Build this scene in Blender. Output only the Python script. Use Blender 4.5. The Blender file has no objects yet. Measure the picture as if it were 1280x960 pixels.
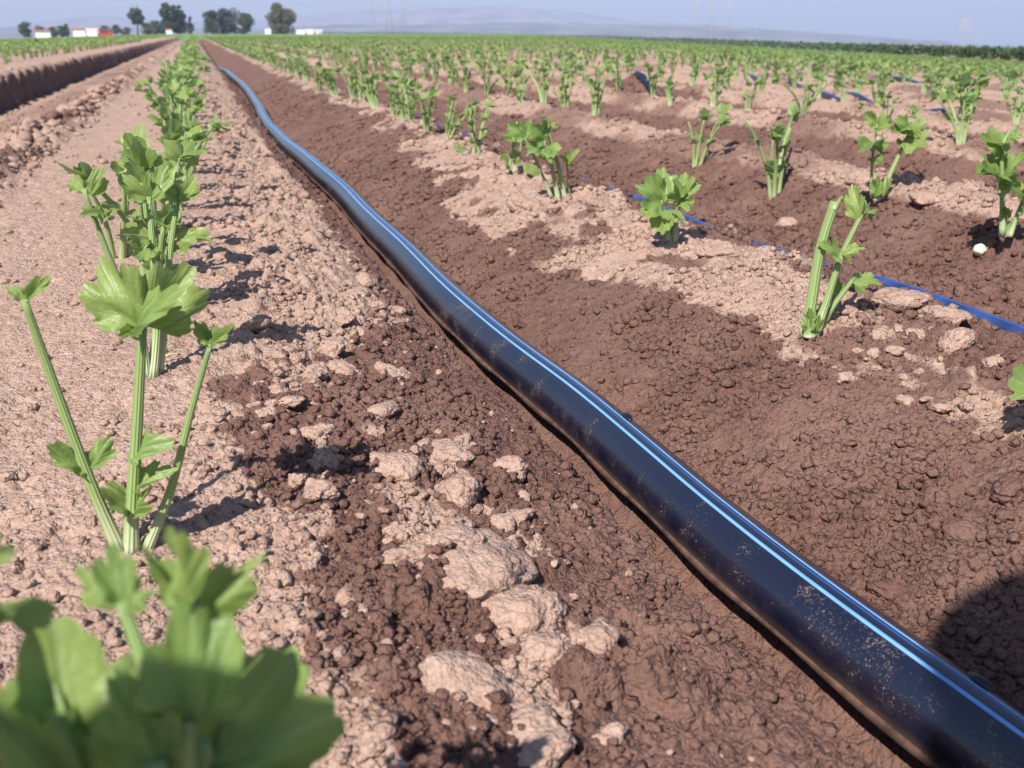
import bpy, bmesh, math, random
import numpy as np
from mathutils import Vector, Matrix

# ------------------------------------------------------------------ camera, sky, sun, exposure
sc = bpy.context.scene
COL = sc.collection
CAM_H = 0.28
FPX = 1283.0
PITCH = math.atan(438 / FPX)
YAW = math.atan(398 / math.hypot(438, FPX))
cam_d = bpy.data.cameras.new('camera')
cam_d.sensor_width = 36.0
cam_d.sensor_fit = 'HORIZONTAL'
cam_d.lens = 36.0 * FPX / 1280.0
cam_d.clip_start = 0.01
cam_d.clip_end = 40000.0
cam_d.dof.use_dof = True
cam_d.dof.focus_distance = 0.85
cam_d.dof.aperture_fstop = 15.0
cam = bpy.data.objects.new('camera', cam_d)
COL.objects.link(cam)
cam.location = (0, 0, CAM_H)
cam.rotation_euler = (math.pi / 2 - PITCH, 0, -YAW)
sc.camera = cam

SUN_EL = math.radians(45)
SUN_AZ = math.atan2(-0.66, -0.75)            # heading towards the sun, from +Y
world = bpy.data.worlds.new('World')
sc.world = world
world.use_nodes = True
wn = world.node_tree.nodes
wl = world.node_tree.links
bg = wn['Background']
sky = wn.new('ShaderNodeTexSky')
sky.sky_type = 'NISHITA'
sky.sun_disc = False
sky.sun_elevation = SUN_EL
sky.sun_rotation = SUN_AZ % (2 * math.pi)
sky.altitude = 0
sky.air_density = 1.0
sky.dust_density = 0.6
sky.ozone_density = 3.0
wl.new(sky.outputs[0], bg.inputs[0])
bg.inputs[1].default_value = 0.082

sd = bpy.data.lights.new('sun', 'SUN')
sd.energy = 4.9
sd.angle = math.radians(0.5)
sd.color = (1.0, 0.945, 0.865)
sun = bpy.data.objects.new('sun', sd)
COL.objects.link(sun)
SUN_DIR = Vector((math.sin(SUN_AZ) * math.cos(SUN_EL), math.cos(SUN_AZ) * math.cos(SUN_EL), math.sin(SUN_EL)))
sun.rotation_euler = SUN_DIR.to_track_quat('Z', 'Y').to_euler()
sun.location = (-3, -3, 5)

sc.view_settings.view_transform = 'Standard'
sc.view_settings.look = 'None'
sc.view_settings.gamma = 1.0
sc.view_settings.exposure = 0.82
sc.view_settings.use_curve_mapping = False
sc.render.engine = 'CYCLES'
sc.cycles.max_bounces = 6
sc.cycles.diffuse_bounces = 3
sc.cycles.glossy_bounces = 3
sc.cycles.transmission_bounces = 3
sc.cycles.volume_bounces = 0
sc.cycles.use_denoising = True

rng = random.Random(7)
nrg = np.random.default_rng(11)

# camera frame: used only to read measured places of the photograph as real 3D points
FW = np.array([math.sin(YAW) * math.cos(PITCH), math.cos(YAW) * math.cos(PITCH), -math.sin(PITCH)])
RT = np.array([math.cos(YAW), -math.sin(YAW), 0.0])
UP = np.cross(RT, FW)
CAM = np.array([0, 0, CAM_H])
def ray(px, py):
    return FW * FPX + RT * (px - 640) + UP * (480 - py)
def at(px, py, Y):
    d = ray(px, py)
    return CAM + d * (Y / d[1])
def project(p):
    v = np.asarray(p, float) - CAM
    d = v @ FW
    return 640 + FPX * (v @ RT) / d, 480 - FPX * (v @ UP) / d, d

# ------------------------------------------------------------------ object helpers
def tag(o, label=None, cat=None, group=None, kind=None):
    if label: o['label'] = label
    if cat: o['category'] = cat
    if group: o['group'] = group
    if kind: o['kind'] = kind
    return o
def empty(name, loc=(0, 0, 0), rz=0.0):
    o = bpy.data.objects.new(name, None)
    COL.objects.link(o)
    o.location = loc
    o.rotation_euler = (0, 0, rz)
    o.empty_display_size = 0.05
    return o
def make_mesh(name, v, f, mat=None, uv=None, attr=None, smooth=True):
    """v: (n,3); f: list of index tuples or (m,4)/(m,3) array"""
    me = bpy.data.meshes.new(name)
    v = np.asarray(v, np.float32)
    if isinstance(f, np.ndarray):
        k = f.shape[1]
        me.vertices.add(len(v)); me.vertices.foreach_set('co', v.ravel())
        me.loops.add(f.size); me.loops.foreach_set('vertex_index', f.astype(np.int32).ravel())
        me.polygons.add(len(f))
        me.polygons.foreach_set('loop_start', np.arange(0, f.size, k, dtype=np.int32))
        me.update(calc_edges=True)
    else:
        me.from_pydata(v.tolist(), [], f)
    if uv is not None:
        li = np.zeros(len(me.loops), np.int32)
        me.loops.foreach_get('vertex_index', li)
        lay = me.uv_layers.new(name='UVMap')
        lay.data.foreach_set('uv', np.asarray(uv, np.float32)[li].ravel())
    for an, av in (attr or {}).items():
        a = me.attributes.new(an, 'FLOAT', 'POINT')
        a.data.foreach_set('value', np.asarray(av, np.float32))
    if mat: me.materials.append(mat)
    me.polygons.foreach_set('use_smooth', np.full(len(me.polygons), smooth))
    me.update()
    return me
def link(name, me, parent=None):
    o = bpy.data.objects.new(name, me)
    COL.objects.link(o)
    if parent is not None: o.parent = parent
    return o
class Bag:
    """collects vertices, faces and uvs of several shapes into one mesh"""
    def __init__(s): s.v, s.f, s.u, s.n = [], [], [], 0
    def add(s, v, f, u=None):
        v = np.asarray(v, float)
        s.v.append(v)
        s.f += [tuple(int(i) + s.n for i in q) for q in f]
        s.u.append(np.zeros((len(v), 2)) if u is None else np.asarray(u, float))
        s.n += len(v)
        return s
    def mesh(s, name, mat, smooth=True):
        return make_mesh(name, np.concatenate(s.v), s.f, mat, np.concatenate(s.u), smooth=smooth)
def box(cx, cy, cz, sx, sy, sz):
    v = [(cx + a * sx / 2, cy + b * sy / 2, cz + c * sz / 2) for c in (-1, 1) for b in (-1, 1) for a in (-1, 1)]
    return v, [(0, 2, 3, 1), (4, 5, 7, 6), (0, 1, 5, 4), (2, 6, 7, 3), (0, 4, 6, 2), (1, 3, 7, 5)]
def tube(pts, rad, n=10, cap=True, squash=None):
    pts = np.asarray(pts, float)
    m = len(pts)
    rad = np.broadcast_to(np.asarray(rad, float), (m,))
    t = np.gradient(pts, axis=0)
    t /= np.linalg.norm(t, axis=1)[:, None] + 1e-12
    ref = np.array([0, 0, 1.0]) if abs(t[:, 2]).mean() < 0.8 else np.array([0, 1.0, 0])
    s = np.cross(t, ref); s /= np.linalg.norm(s, axis=1)[:, None] + 1e-12
    u = np.cross(s, t)
    a = np.arange(n) * 2 * math.pi / n
    v = pts[:, None] + rad[:, None, None] * (np.cos(a)[None, :, None] * s[:, None] * (squash or 1.0) + np.sin(a)[None, :, None] * u[:, None])
    v = v.reshape(-1, 3)
    f = [(i * n + j, i * n + (j + 1) % n, (i + 1) * n + (j + 1) % n, (i + 1) * n + j) for i in range(m - 1) for j in range(n)]
    uv = np.stack([np.tile(a / (2 * math.pi), m), np.repeat(np.linspace(0, 1, m), n)], 1)
    if cap:
        f += [tuple(range(n))[::-1], tuple((m - 1) * n + j for j in range(n))]
    return v, f, uv

# ------------------------------------------------------------------ noise in numpy
def hsh(ix, iy, seed):
    h = (ix.astype(np.int64) * 374761393 + iy.astype(np.int64) * 668265263 + seed * 974634777) & 0xffffffff
    h = ((h ^ (h >> 13)) * 1274126177) & 0xffffffff
    h = ((h ^ (h >> 16)) * 2246822519) & 0xffffffff
    return ((h ^ (h >> 15)) & 0xffffff) / float(0x1000000)
def vnoise(x, y, seed=0):
    ix, iy = np.floor(x), np.floor(y)
    fx, fy = x - ix, y - iy
    ix = ix.astype(np.int64); iy = iy.astype(np.int64)
    u = fx * fx * fx * (fx * (fx * 6 - 15) + 10); w = fy * fy * fy * (fy * (fy * 6 - 15) + 10)
    a, b = hsh(ix, iy, seed), hsh(ix + 1, iy, seed)
    c, d = hsh(ix, iy + 1, seed), hsh(ix + 1, iy + 1, seed)
    return (a + (b - a) * u) * (1 - w) + (c + (d - c) * u) * w
def fbm(x, y, o=4, seed=0):
    s, a, t = 0, 1.0, 0
    for k in range(o):
        s = s + a * (vnoise(x * 2 ** k, y * 2 ** k, seed + k * 17) * 2 - 1); t += a; a *= 0.5
    return s / t
def lumps(x, y, size, dens, seed):
    """rounded clods half sunk in the soil: height (m) and an id per clod"""
    gx, gy = x / size, y / size
    ix, iy = np.floor(gx).astype(np.int64), np.floor(gy).astype(np.int64)
    best = np.zeros_like(gx); ident = np.zeros_like(gx)
    for dx in (-1, 0, 1):
        for dy in (-1, 0, 1):
            cx, cy = ix + dx, iy + dy
            r = 0.25 + 0.5 * hsh(cx, cy, seed + 3) ** 1.6
            on = hsh(cx, cy, seed + 4) < dens
            px = cx + hsh(cx, cy, seed + 1); py = cy + hsh(cx, cy, seed + 2)
            ax, ay = gx - px, gy - py
            th = hsh(cx, cy, seed + 5) * 6.28
            st = 0.75 + 0.5 * hsh(cx, cy, seed + 6)
            ca, sa = np.cos(th), np.sin(th)
            d2 = ((ax * ca + ay * sa) * st) ** 2 + ((ay * ca - ax * sa) / st) ** 2
            h = np.sqrt(np.maximum(r * r - d2, 0)) * on
            m = h > best
            best = np.where(m, h, best)
            ident = np.where(m, hsh(cx, cy, seed + 7), ident)
    return best * size, ident
def sstep(a, b, x):
    t = np.clip((x - a) / (b - a), 0, 1)
    return t * t * (3 - 2 * t)

# ------------------------------------------------------------------ the lie of the land
ROW0 = -0.065                                   # row left of the hose
ROW1 = 0.60                                     # first row on the right
ROWP = 0.58
HOSE_Y = np.array([-1.0, .0, .352, .447, .582, .709, .844, .988, 1.154, 1.363, 1.604, 1.941, 2.326, 3.09, 3.99, 5.10, 7.04, 9.5, 12.8, 18.7, 30, 60])
HOSE_X = np.array([.42, .37, .340, .332, .323, .317, .310, .300, .294, .287, .284, .285, .282, .258, .239, .263, .286, .265, .257, .262, .255, .25])
def smooth_curve(ky, kx, y):
    # cubic Hermite through the knots
    m = np.gradient(kx, ky)
    i = np.clip(np.searchsorted(ky, y) - 1, 0, len(ky) - 2)
    h = ky[i + 1] - ky[i]; t = np.clip((y - ky[i]) / h, 0, 1)
    return ((2 * t ** 3 - 3 * t ** 2 + 1) * kx[i] + (t ** 3 - 2 * t ** 2 + t) * h * m[i]
            + (-2 * t ** 3 + 3 * t ** 2) * kx[i + 1] + (t ** 3 - t ** 2) * h * m[i + 1])
def hose_x(y): return smooth_curve(HOSE_Y, HOSE_X, np.asarray(y, float))
PX = np.array([-3.0, -1.6, -1.15, -1.02, -.945, -.905, -.872, -.80, -.72, -.62, -.54, -.48, -.43, -.37, -.30, -.18, -.065, .02, .08, .13, .18, .222, .246, .252, .277, .318, .36, .42, .48, .54, .60, .66, .72, .78, .83, .87])
PZ = np.array([.075, .076, .084, .092, .098, .088, -.048, -.056, -.06, -.052, -.03, -.006, .002, -.012, -.006, .0, .004, .0, -.009, -.019, -.031, -.043, -.048, -.100, -.100, -.076, -.056, -.026, .000, .016, .024, .016, -.008, -.036, -.052, -.056])
XS = np.linspace(-3, .87, 2000)
_z = np.interp(XS, PX, PZ)
_k = np.exp(-0.5 * (np.arange(-24, 25) / 3.0) ** 2); _k /= _k.sum()
ZS = np.convolve(np.pad(_z, 24, mode='edge'), _k, mode='valid')
WETL = ([-1, .39, .526, .733, .843, .895, 1.057, 1.34, 2, 3, 6, 20], [.05, .035, .028, 0, -.003, .046, .16, .205, .195, .165, .17, .17])
DRYI = ([-1, .45, .56, .68, .94, 1.18, 1.41, 1.7, 2.03, 3, 4.3, 5.7, 20], [.56, .56, .497, .502, .490, .455, .430, .43, .455, .50, .54, .52, .52])
DRYO = ([-1, .45, .575, .644, .8, 1.035, 1.34, 1.72, 3, 20], [.56, .555, .530, .545, .59, .645, .65, .63, .66, .66])
def land(x, y):
    """large shape: beds, furrows, bank, and the far slopes"""
    x = np.asarray(x, float); y = np.asarray(y, float)
    r = np.hypot(x, y)
    w = np.exp(-((x - .29) / .14) ** 2)
    xw = x - (hose_x(y) - .292) * w * 0.9 + 0.012 * (vnoise(x * 1.5, y * 1.8, 91) - .5) * 2
    z = np.interp(xw, XS, ZS)
    ph = (xw - (ROW1 + ROWP)) / ROWP * 2 * math.pi
    per = -.020 + .046 * np.cos(ph) + .008 * np.cos(2 * ph)
    z = np.where(xw > .87, per, z)
    lph = (xw + 1.45) / ROWP * 2 * math.pi
    z = np.where(xw < -1.2, z + .012 * (np.cos(lph) - 1) * sstep(1.2, 1.5, -xw), z)
    z = z * (1 - sstep(60, 140, r)) 
    z = z + 0.012 * fbm(x * 3.1, y * 2.2, 2, 5) * sstep(-.35, -.1, xw) * sstep(0.1, 1.2, y + 0.4) * (1 - sstep(8, 20, r))
    z = z + .13 * np.exp(-((x - 2.0) / .17) ** 2 - ((y - 4.7) / .24) ** 2)
    z = z - 0.047 * np.maximum(0, x - 0.30 * np.maximum(y, 0) - 1.2) * (r > .5)
    z = z - 0.030 * np.maximum(0, -x - 0.02 * np.maximum(y, 0) - 1.5)
    return z, xw
def ground(x, y, rr=None):
    """full relief and wetness"""
    x = np.asarray(x, float); y = np.asarray(y, float)
    r = np.hypot(x, y) if rr is None else rr
    z, xw = land(x, y)
    # ragged domain for the clods
    wx = x + .010 * fbm(x * 40, y * 40, 2, 31) ; wy = y + .010 * fbm(x * 40 + 9, y * 40 + 4, 2, 32)
    def fade(s): return np.clip((s / 0.012 - r) / (s / 0.012) * 2, 0, 1)
    berm = np.exp(-((xw + .46) / .075) ** 2)
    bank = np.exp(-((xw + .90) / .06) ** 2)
    lane = sstep(-.85, -.75, xw) * (1 - sstep(-.56, -.5, xw))
    flat = sstep(-.40, -.34, xw) * (1 - sstep(-.06, .03, xw))
    shoulder = sstep(.0, .05, xw) * (1 - sstep(.16, .24, xw))
    ridge = np.exp(-((xw - .62) / .10) ** 2)
    wall = sstep(.30, .36, xw) * (1 - sstep(.46, .52, xw))
    far = sstep(.72, .8, xw)
    coarse = np.clip(.14 + 2.3 * berm + .5 * shoulder + .55 * ridge + .45 * far - .15 * flat + .03 * wall + .5 * bank, .02, 1)
    patch = vnoise(x * 5.3, y * 5.3, 77)
    l1, id1 = lumps(wx, wy, .048, .30, 101)
    l2, id2 = lumps(wx, wy, .021, .50, 202)
    l3, id3 = lumps(wx, wy, .009, .62, 303)
    l0, id0 = lumps(wx, wy, .0045, .6, 404)
    rough = np.clip(coarse * (.35 + 1.1 * patch), 0, 1.9)
    h = (l1 * 0.62 * rough * fade(.30) + l2 * .60 * np.clip(rough * 1.5, .16, 1) * (1 - .6 * flat) * fade(.25)
         + l3 * .58 * np.clip(.55 + rough, 0, 1) * (1 - .72 * flat) * fade(.16) + l0 * .80 * (1 - .30 * flat) * fade(.06))
    p1, _ = lumps(wx + 7.3, wy + 2.1, .016, .16, 505)
    h = h - p1 * .55 * (1 - .3 * flat) * fade(.16)
    h = h + .0035 * fbm(x * 22, y * 22, 4, 55) * fade(.2)
    h = h + berm * (.050 * np.maximum(0, fbm(x * 16, y * 13, 3, 66) + .10) - .006) * fade(.9)
    h = h - bank * (.06 * np.maximum(0, fbm(x * 3, y * 9, 3, 44) + .10) + .05 * np.maximum(0, fbm(x * 9, y * 26, 3, 45)) * fade(.5)) + bank * .02 * np.maximum(0, fbm(x * 12, y * 17, 2, 46)) * fade(.5)
    h = h + lane * .011 * np.sin((y + .45 * x) * 2 * math.pi / .11) * vnoise(x * 4, y * 2, 8) * fade(.6)
    # cracks between crumbs in the moist soil
    crack = np.maximum(0, .06 - np.abs(fbm(x * 30, y * 30, 3, 71))) / .06
    h = h - .0035 * crack * (vnoise(x * 9, y * 9, 72) > .55) * fade(.1)
    # wetness
    e = .035 * fbm(x * 9, y * 9, 4, 12) + .018 * fbm(x * 45, y * 45, 3, 13) + .014 * fbm(x * 150, y * 150, 2, 14)
    e = e + .05 * fbm(x * 1.2 + 3, y * 3.6, 2, 15) * sstep(.38, .45, x) * (1 - sstep(.5, .6, x))
    s = .010
    m1 = sstep(-s, s, x + e - np.interp(y, *WETL)) * (1 - sstep(-s, s, x + e * .8 - np.interp(y, *DRYI)))
    m2 = sstep(-s, s, x + e - np.interp(y, *DRYO)) * (x < ROW1 + ROWP * .6)
    ph = np.abs(((x + .5 * e - (ROW1 + ROWP) + .03) / ROWP + .5) % 1 - .5) * ROWP
    m3 = np.maximum(sstep(.042, .075, ph + .7 * e + .016 * np.clip(3 - r, -1.0, 1)), .42 * sstep(.45, .65, fbm(x * 5, y * 3, 3, 210) * .5 + .5) + .20) * (x > ROW1 + ROWP * .6 - .02) * (.7 + .3 * (1 - sstep(5, 14, r)))
    m2 = np.maximum(m2, (x > .40) * (x < .80) * .75 * sstep(.12, .34, fbm(x * 13, y * 8, 4, 230)))
    m2 = m2 * (1 - (x > .95) * (ph < .05))
    wet = np.clip(m1 + m2 + m3, 0, 1)
    # dried-out clods lying in the damp soil left of the hose
    zone = sstep(-.02, .05, x) * (1 - sstep(.16, .22, x)) * (1 - sstep(1.0, 1.3, y))
    zone = zone * sstep(.54, .62, vnoise(x * 7.5, y * 7.5, 140))
    dr = ((l1 * rough > .0045) & (id1 > .45)) * 1.0
    dr = np.maximum(dr, ((l2 > .004) & (id2 > .62)) * 1.0)
    wet = wet * (1 - .9 * np.clip(dr * zone, 0, 1))
    # dry crumbled patches round the clods
    for cx, cy, cr in ((.137, .67, .024), (.134, .545, .040), (.108, .392, .026), (.147, .449, .020), (.048, .88, .030), (.149, 1.175, .055), (.115, .60, .026)):
        q = np.hypot((x - cx), (y - cy) * .9) / cr + .8 * fbm(x * 38, y * 38, 3, 160) + .4 * fbm(x * 120, y * 120, 2, 161)
        wet = wet * (1 - .95 * (1 - sstep(.75, .95, q)))
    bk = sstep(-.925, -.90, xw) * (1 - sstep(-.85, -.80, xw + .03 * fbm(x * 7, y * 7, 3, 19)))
    wet = np.maximum(wet, lane * (.30 + .3 * vnoise(x * 6, y * 2.5, 23)))
    wet = np.maximum(wet, np.clip(berm * 1.2, 0, 1) * .75 * sstep(.42, .6, vnoise(x * 11, y * 9, 24)))
    wet = np.maximum(wet, bk * (.75 + .25 * vnoise(x * 5, y * 3, 20)))  # moist bank soil; the dark tone also paints in the face's shade
    clb = (x > .62) & (x < .9) & (l1 * rough > .006) & (id1 > .88)
    wet = np.where(clb, wet * .35, wet)
    return z + h, wet

# ------------------------------------------------------------------ materials
def mat(name):
    m = bpy.data.materials.new(name); m.use_nodes = True
    return m, m.node_tree.nodes, m.node_tree.links, m.node_tree.nodes['Principled BSDF']
def N(nodes, t, **kw):
    n = nodes.new(t)
    for k, v in kw.items(): setattr(n, k, v)
    return n
def noise_node(nodes, links, vec, scale, detail=3, rough=.55):
    n = nodes.new('ShaderNodeTexNoise')
    n.inputs['Scale'].default_value = scale; n.inputs['Detail'].default_value = detail; n.inputs['Roughness'].default_value = rough
    if vec is not None: links.new(vec, n.inputs['Vector'])
    return n
def ramp(nodes, links, src, a, b, ca=(0, 0, 0, 1), cb=(1, 1, 1, 1)):
    r = nodes.new('ShaderNodeValToRGB')
    r.color_ramp.elements[0].position = a; r.color_ramp.elements[0].color = ca
    r.color_ramp.elements[1].position = b; r.color_ramp.elements[1].color = cb
    links.new(src, r.inputs[0])
    return r
def mix(nodes, links, fac, a, b, mode='MIX'):
    m = nodes.new('ShaderNodeMix'); m.data_type = 'RGBA'; m.blend_type = mode
    for s, i in ((fac, 0), (a, 6), (b, 7)):
        if hasattr(s, 'links'): links.new(s, m.inputs[i])
        elif i == 0: m.inputs[0].default_value = s
        else: m.inputs[i].default_value = s
    return m.outputs[2]
def mathn(nodes, links, op, a, b=None, clamp=False):
    m = nodes.new('ShaderNodeMath'); m.operation = op; m.use_clamp = clamp
    for s, i in ((a, 0), (b, 1)):
        if s is None: continue
        if hasattr(s, 'links'): links.new(s, m.inputs[i])
        else: m.inputs[i].default_value = s
    return m.outputs[0]

DRY = (.372, .248, .193, 1); DRY2 = (.302, .194, .148, 1)
WET = (.165, .090, .070, 1); WET2 = (.115, .060, .047, 1)
def soil_material(name='soil', depth=.0025):
    m, n, l, b = mat(name)
    geo = n.new('ShaderNodeNewGeometry'); pos = geo.outputs['Position']
    at_ = N(n, 'ShaderNodeAttribute', attribute_name='wet')
    big = noise_node(n, l, pos, 7, 5, .6); mid = noise_node(n, l, pos, 60, 4, .6); fine = noise_node(n, l, pos, 420, 3, .6)
    dry = mix(n, l, ramp(n, l, big.outputs[0], .35, .65).outputs[0], DRY, DRY2)
    dry = mix(n, l, ramp(n, l, mid.outputs[0], .35, .7).outputs[0], dry, (.418, .292, .235, 1))
    wet = mix(n, l, ramp(n, l, mid.outputs[0], .35, .65).outputs[0], WET, WET2)
    wet = mix(n, l, ramp(n, l, big.outputs[0], .42, .7).outputs[0], wet, (.192, .110, .088, 1))
    k = mathn(n, l, 'ADD', at_.outputs['Fac'], mathn(n, l, 'MULTIPLY', mathn(n, l, 'SUBTRACT', fine.outputs[0], .5), .7))
    k = ramp(n, l, k, .25, .75).outputs[0]
    c = mix(n, l, k, dry, wet)
    grain = ramp(n, l, fine.outputs[0], .3, .7, (.80, .80, .80, 1), (1.15, 1.15, 1.15, 1)).outputs[0]
    c = mix(n, l, 1.0, c, grain, 'MULTIPLY')
    # a few pale grains
    vor = n.new('ShaderNodeTexVoronoi'); vor.inputs['Scale'].default_value = 330; l.new(pos, vor.inputs['Vector'])
    sp = ramp(n, l, vor.outputs['Distance'], .05, .12, (1, 1, 1, 1), (0, 0, 0, 1)).outputs[0]
    sel = n.new('ShaderNodeSeparateColor'); l.new(vor.outputs['Color'], sel.inputs[0])
    pick = mathn(n, l, 'GREATER_THAN', sel.outputs[0], .93)
    c = mix(n, l, mathn(n, l, 'MULTIPLY', mathn(n, l, 'MULTIPLY', sp, pick), .6), c, (.5, .40, .32, 1))
    l.new(c, b.inputs['Base Color'])
    rg = ramp(n, l, k, 0, 1, (.95, .95, .95, 1), (.82, .82, .82, 1)).outputs[0]
    slick = mathn(n, l, 'MULTIPLY', ramp(n, l, noise_node(n, l, pos, 11, 2).outputs[0], .64, .70).outputs[0], k)
    rg = mix(n, l, slick, rg, (.42, .42, .42, 1))
    l.new(rg, b.inputs['Roughness'])
    b.inputs['Specular IOR Level'].default_value = .2
    f2 = noise_node(n, l, pos, 900, 3, .6)
    v2 = n.new('ShaderNodeTexVoronoi'); v2.inputs['Scale'].default_value = 170; l.new(pos, v2.inputs['Vector'])
    v3 = n.new('ShaderNodeTexVoronoi'); v3.inputs['Scale'].default_value = 430; l.new(pos, v3.inputs['Vector'])
    warp = n.new('ShaderNodeMix'); warp.data_type = 'VECTOR'; warp.inputs[0].default_value = .004
    l.new(pos, warp.inputs[4]); l.new(noise_node(n, l, pos, 160, 2).outputs['Color'], warp.inputs[5]); l.new(warp.outputs[1], v2.inputs['Vector'])
    hh = mathn(n, l, 'ADD', mathn(n, l, 'MULTIPLY', f2.outputs[0], .35), mathn(n, l, 'ADD', mathn(n, l, 'MULTIPLY', v3.outputs['Distance'], -.55), mathn(n, l, 'MULTIPLY', v2.outputs['Distance'], -.9)))
    hh = mathn(n, l, 'ADD', hh, mathn(n, l, 'MULTIPLY', fine.outputs[0], .35))
    bp = n.new('ShaderNodeBump'); bp.inputs['Strength'].default_value = 1.0; bp.inputs['Distance'].default_value = depth
    l.new(hh, bp.inputs['Height']); l.new(bp.outputs[0], b.inputs['Normal'])
    return m
def leaf_material(name, c1, c2, vein, trans):
    m, n, l, b = mat(name)
    uv = n.new('ShaderNodeUVMap'); sep = n.new('ShaderNodeSeparateXYZ'); l.new(uv.outputs[0], sep.inputs[0])
    oi = n.new('ShaderNodeObjectInfo'); geo = n.new('ShaderNodeNewGeometry')
    ns = noise_node(n, l, geo.outputs['Position'], 45, 3)
    c = mix(n, l, ramp(n, l, ns.outputs[0], .3, .7).outputs[0], c1, c2)
    c = mix(n, l, mathn(n, l, 'MULTIPLY', oi.outputs['Random'], .45), c, (c2[0] * 1.35, c2[1] * 1.05, c2[2] * .9, 1))
    # veins radiate from the leaf base: the uv runs (angle, radius)
    w = mathn(n, l, 'ABSOLUTE', mathn(n, l, 'SINE', mathn(n, l, 'MULTIPLY', sep.outputs[0], 5 * math.pi)))
    wa = ramp(n, l, w, .965, .997).outputs[0]
    sec = n.new('ShaderNodeTexWave'); sec.inputs['Scale'].default_value = 4.0; sec.inputs['Distortion'].default_value = 5.0; l.new(uv.outputs[0], sec.inputs['Vector'])
    vm = mathn(n, l, 'MAXIMUM', wa, mathn(n, l, 'MULTIPLY', ramp(n, l, sec.outputs['Fac'], .8, 1).outputs[0], .4))
    c = mix(n, l, mathn(n, l, 'MULTIPLY', vm, .42), c, vein)
    c = mix(n, l, mathn(n, l, 'MULTIPLY', geo.outputs['Backfacing'], .45), c, (.24, .34, .20, 1))
    l.new(c, b.inputs['Base Color']); b.inputs['Roughness'].default_value = .42
    b.inputs['Specular IOR Level'].default_value = .45
    bp = n.new('ShaderNodeBump'); bp.inputs['Strength'].default_value = .5; bp.inputs['Distance'].default_value = .0012
    l.new(mathn(n, l, 'SUBTRACT', noise_node(n, l, geo.outputs['Position'], 260, 2).outputs[0], mathn(n, l, 'MULTIPLY', vm, .5)), bp.inputs['Height'])
    l.new(bp.outputs[0], b.inputs['Normal'])
    tr = n.new('ShaderNodeBsdfTranslucent'); l.new(mix(n, l, .5, c, (.30, .50, .08, 1)), tr.inputs['Color'])
    ms = n.new('ShaderNodeMixShader'); ms.inputs[0].default_value = trans
    l.new(b.outputs[0], ms.inputs[1]); l.new(tr.outputs[0], ms.inputs[2])
    l.new(ms.outputs[0], n['Material Output'].inputs['Surface'])
    return m
def stalk_material():
    m, n, l, b = mat('stalk')
    uv = n.new('ShaderNodeUVMap'); sep = n.new('ShaderNodeSeparateXYZ'); l.new(uv.outputs[0], sep.inputs[0])
    r = n.new('ShaderNodeValToRGB'); e = r.color_ramp.elements
    e[0].position = 0; e[0].color = (.48, .53, .33, 1); e[1].position = 1; e[1].color = (.19, .28, .09, 1)
    x = r.color_ramp.elements.new(.30); x.color = (.25, .34, .12, 1)
    l.new(sep.outputs[1], r.inputs[0])
    rib = mathn(n, l, 'SINE', mathn(n, l, 'MULTIPLY', sep.outputs[0], 2 * math.pi * 11))
    c = mix(n, l, mathn(n, l, 'MULTIPLY', ramp(n, l, rib, .2, .9).outputs[0], .18), r.outputs[0], (.55, .64, .36, 1))
    l.new(c, b.inputs['Base Color']); b.inputs['Roughness'].default_value = .4
    bp = n.new('ShaderNodeBump'); bp.inputs['Strength'].default_value = .5; bp.inputs['Distance'].default_value = .0006
    l.new(rib, bp.inputs['Height']); l.new(bp.outputs[0], b.inputs['Normal'])
    b.inputs['Subsurface Weight'].default_value = .0
    return m
def plain(name, col, rough=.7, spec=.3, var=.15, scale=3.0):
    m, n, l, b = mat(name)
    geo = n.new('ShaderNodeNewGeometry')
    ns = noise_node(n, l, geo.outputs['Position'], scale, 4)
    lo = tuple(x * (1 - var) for x in col[:3]) + (1,); hi = tuple(min(1, x * (1 + var)) for x in col[:3]) + (1,)
    l.new(ramp(n, l, ns.outputs[0], .3, .7, lo, hi).outputs[0], b.inputs['Base Color'])
    b.inputs['Roughness'].default_value = rough; b.inputs['Specular IOR Level'].default_value = spec
    return m
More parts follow.
